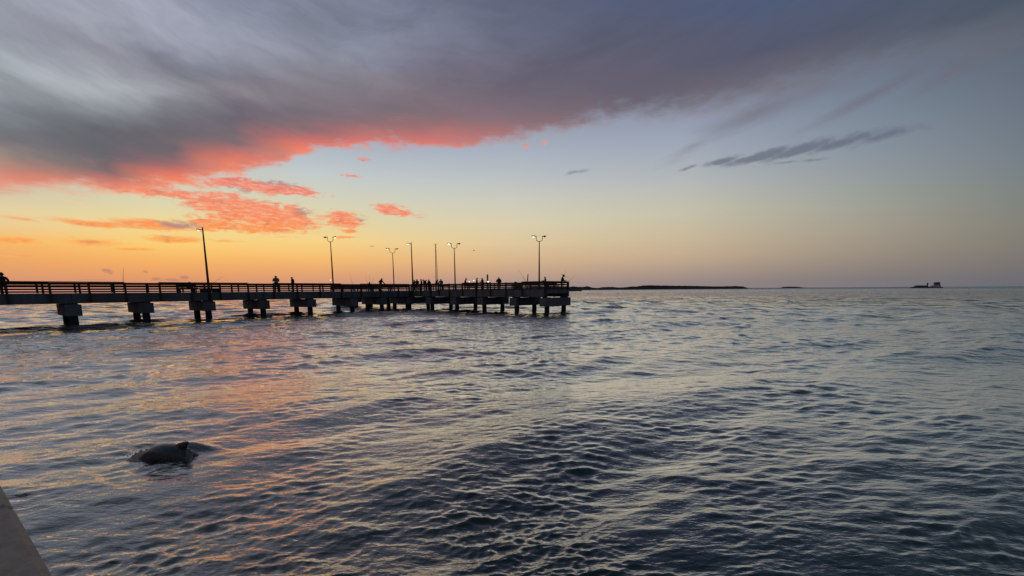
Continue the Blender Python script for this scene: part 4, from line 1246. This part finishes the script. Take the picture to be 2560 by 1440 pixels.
p = at_depth(1219, 710, 900)
t = thing('lighthouse', 'slender distant tower with a small lantern top behind the pier head', 'lighthouse', (p.x, p.y, 0))
zt = at_depth(1219, 685, 900).z
bm = bmesh.new(); add_tube(bm, [(0, 0, -1), (0, 0, zt * .82)], [2.6, 1.5], 12); obj('tower', bm, M['mast'], t, True)
bm = bmesh.new(); add_tube(bm, [(0, 0, zt * .82), (0, 0, zt * .84)], [2.7, 2.7], 12); obj('gallery', bm, M['ship_dark'], t)
bm = bmesh.new(); add_tube(bm, [(0, 0, zt * .84), (0, 0, zt * .93)], [1.5, 1.5], 12); obj('lantern_room', bm, M['ship_dark'], t)
bm = bmesh.new(); add_tube(bm, [(0, 0, zt * .93), (0, 0, zt)], [1.9, 0.15], 12); obj('roof', bm, M['ship_dark'], t)

# lattice radio mast
dep = 240.0
p = at_depth(1092, 716, dep); pt = at_depth(1089, 610, dep)
t = thing('radio_mast', 'tall thin lattice mast with a crossbar on top behind the crowded pier head', 'mast', (p.x, p.y, 0))
Hm = pt.z; w0, w1 = 0.95, 0.16
bm = bmesh.new()
legs = []
for k in range(3):
    a = 2 * math.pi * k / 3 + 0.5
    legs.append((math.cos(a), math.sin(a)))
    add_tube(bm, [(legs[k][0] * w0, legs[k][1] * w0, -1.0), (legs[k][0] * w1, legs[k][1] * w1, Hm)], [0.09, 0.07], 6)
obj('leg_frame', bm, M['mast'], t)
bm = bmesh.new(); n = 26
for i in range(n):
    z0, z1 = Hm * i / n, Hm * (i + 1) / n
    r0, r1_ = w0 + (w1 - w0) * i / n, w0 + (w1 - w0) * (i + 1) / n
    for k in range(3):
        a, b = legs[k], legs[(k + 1) % 3]
        add_tube(bm, [(a[0] * r0, a[1] * r0, z0), (b[0] * r1_, b[1] * r1_, z1)], 0.035, 4, False)
        add_tube(bm, [(a[0] * r1_, a[1] * r1_, z1), (b[0] * r1_, b[1] * r1_, z1)], 0.035, 4, False)
obj('lattice', bm, M['mast'], t)
bm = bmesh.new(); add_tube(bm, [(-1.35, 0, Hm), (1.35, 0, Hm)], 0.06, 6); obj('crossbar', bm, M['mast'], t)
bm = bmesh.new(); add_tube(bm, [(0, 0, -1.5), (0, 0, 0.8)], [1.7, 1.5], 12); obj('footing', bm, M['pile'], t)

# ------------------------------------------------------------------ tug, beacon and barge on the right horizon
dep = 900.0
pm = dep / FOC
pc = at_depth(2338, 717, dep)
t = thing('tugboat', 'white tugboat with a dark wheelhouse on the right horizon', 'tugboat', (pc.x, pc.y, 0))


def prism(bm, outline, y0, y1, taper=1.0):
    a = [bm.verts.new((x, y0, z)) for x, z in outline]; b = [bm.verts.new((x, y1, z)) for x, z in outline]
    m = len(outline)
    for i in range(m): bm.faces.new((a[i], a[(i + 1) % m], b[(i + 1) % m], b[i]))
    bm.faces.new(a[::-1]); bm.faces.new(b); bmesh.ops.recalc_face_normals(bm, faces=bm.faces[:])


S = pm
bm = bmesh.new()
dl = []
for x, w, z in [(-17, .5, 3.6), (-14, 2.6, 2.6), (-8, 3.8, 1.9), (0, 4.0, 1.7), (8, 3.9, 1.7), (13, 3.4, 1.9), (14, 3.0, 2.0)]:
    dl.append([bm.verts.new((x, -w, z)), bm.verts.new((x * .96, -w * .75, -1)), bm.verts.new((x * .96, w * .75, -1)), bm.verts.new((x, w, z))])
for a, b in zip(dl, dl[1:]):
    for j in range(3): bm.faces.new((a[j], a[j + 1], b[j + 1], b[j]))
    bm.faces.new((a[3], a[0], b[0], b[3]))
bm.faces.new(dl[0]); bm.faces.new(dl[-1][::-1]); bmesh.ops.recalc_face_normals(bm, faces=bm.faces[:])
obj('hull', bm, M['hull'], t)
bm = bmesh.new(); prism(bm, [(-8, 1.9), (9, 1.9), (9, 6.2), (-2, 6.2), (-5, 4.4), (-8, 4.4)], -2.8, 2.8); sup = obj('deckhouse', bm, M['ship_white'], t)
for k in range(5):
    bm = bmesh.new(); add_box(bm, (-4.5 + k * 2.6, -2.86, 2.9), (-3.5 + k * 2.6, -2.80, 3.9)); obj('window', bm, M['glass'], sup)
bm = bmesh.new(); prism(bm, [(-1.5, 6.21), (7, 6.21), (7.4, 11.0), (-2.2, 11.0)], -2.2, 2.2); wh = obj('wheelhouse', bm, M['ship_dark'], t)
for k in range(4):
    bm = bmesh.new(); add_box(bm, (-0.9 + k * 2.0, -2.26, 8.7), (0.5 + k * 2.0, -2.205, 10.2)); obj('window', bm, M['glass'], wh)
bm = bmesh.new(); prism(bm, [(-2.6, 11.01), (7.8, 11.01), (7.6, 11.4), (-2.4, 11.4)], -2.6, 2.6); obj('wheelhouse_roof', bm, M['ship_white'], t)
bm = bmesh.new(); add_tube(bm, [(4.5, 0, 11.4), (4.5, 0, 15.0)], [0.2, 0.1], 8); add_tube(bm, [(3.2, 0, 13.4), (5.8, 0, 13.4)], 0.1, 6); obj('mast', bm, M['ship_dark'], t)
bm = bmesh.new(); add_tube(bm, [(8.2, 1.4, 6.2), (8.4, 1.4, 10.0)], [0.7, 0.6], 10); obj('funnel', bm, M['ship_dark'], t)

pc = at_depth(2318, 717, dep)
t = thing('beacon', 'slim dark beacon column between the tugboat and the barge', 'beacon', (pc.x, pc.y, 0))
bm = bmesh.new(); add_tube(bm, [(0, 0, -1), (0, 0, 8.6)], [1.3, 1.1], 12); obj('column', bm, M['ship_dark'], t)
bm = bmesh.new(); add_tube(bm, [(0, 0, 8.6), (0, 0, 9.1)], [1.9, 1.9], 12); obj('platform', bm, M['ship_dark'], t)
bm = bmesh.new(); add_tube(bm, [(0, 0, 9.1), (0, 0, 10.6)], [1.2, 1.0], 10); obj('lantern', bm, M['ship_dark'], t)

pc = at_depth(2301, 717, dep)
t = thing('barge', 'low dark barge with a long cargo box left of the beacon', 'barge', (pc.x, pc.y, 0))
bm = bmesh.new(); prism(bm, [(-15, -1), (11, -1), (13, 1.6), (-17, 1.6)], -4.5, 4.5); obj('hull', bm, M['hull'], t)
bm = bmesh.new(); prism(bm, [(-11.5, 1.62), (9.5, 1.62), (9.2, 4.6), (6, 5.2), (-7, 5.2), (-9.5, 4.2)], -3.6, 3.6); dk = obj('cargo_box', bm, M['ship_dark'], t)
for k in range(6):
    bm = bmesh.new(); add_box(bm, (-7 + k * 2.6, -3.68, 2.2), (-6.7 + k * 2.6, -3.605, 4.4)); obj('rib', bm, M['hull'], dk)
bm = bmesh.new(); add_tube(bm, [(-6, 0, 5.2), (-1, 0, 6.6)], [0.15, 0.1], 6); obj('boom', bm, M['ship_dark'], t)

# two gulls far off
for px, py, dep, lab in ((1185, 626, 90, 'tiny gull gliding right of the twin lamp with the bright bulb'), (930, 616, 90, 'tiny gull gliding left of the smallest twin lamp')):
    p = at_depth(px, py, dep)
    t = thing('gull', lab, 'gull', p, random.uniform(0, 6), 'gulls above the pier')
    bm = bmesh.new(); add_tube(bm, [(0, -.2, 0), (0, -.1, .01), (0, .08, .01), (0, .18, 0.015), (0, .24, 0)], [.01, .045, .05, .03, .005], 8); obj('body', bm, M['ship_dark'], t, True)
    for s in (-1, 1):
        bm = bmesh.new()
        a = [(0.02 * s, .08, .02), (.25 * s, .12, .10), (.5 * s, .0, .07), (.5 * s, -.02, .07), (.24 * s, -.03, .10), (.02 * s, -.06, .02)]
        up_ = [bm.verts.new(q) for q in a]; dn = [bm.verts.new((q[0], q[1], q[2] - .012)) for q in a]
        bm.faces.new(up_); bm.faces.new(dn[::-1])
        for i in range(6): bm.faces.new((up_[i], dn[i], dn[(i + 1) % 6], up_[(i + 1) % 6]))
        bmesh.ops.recalc_face_normals(bm, faces=bm.faces[:])
        obj('wing', bm, M['ship_dark'], t)
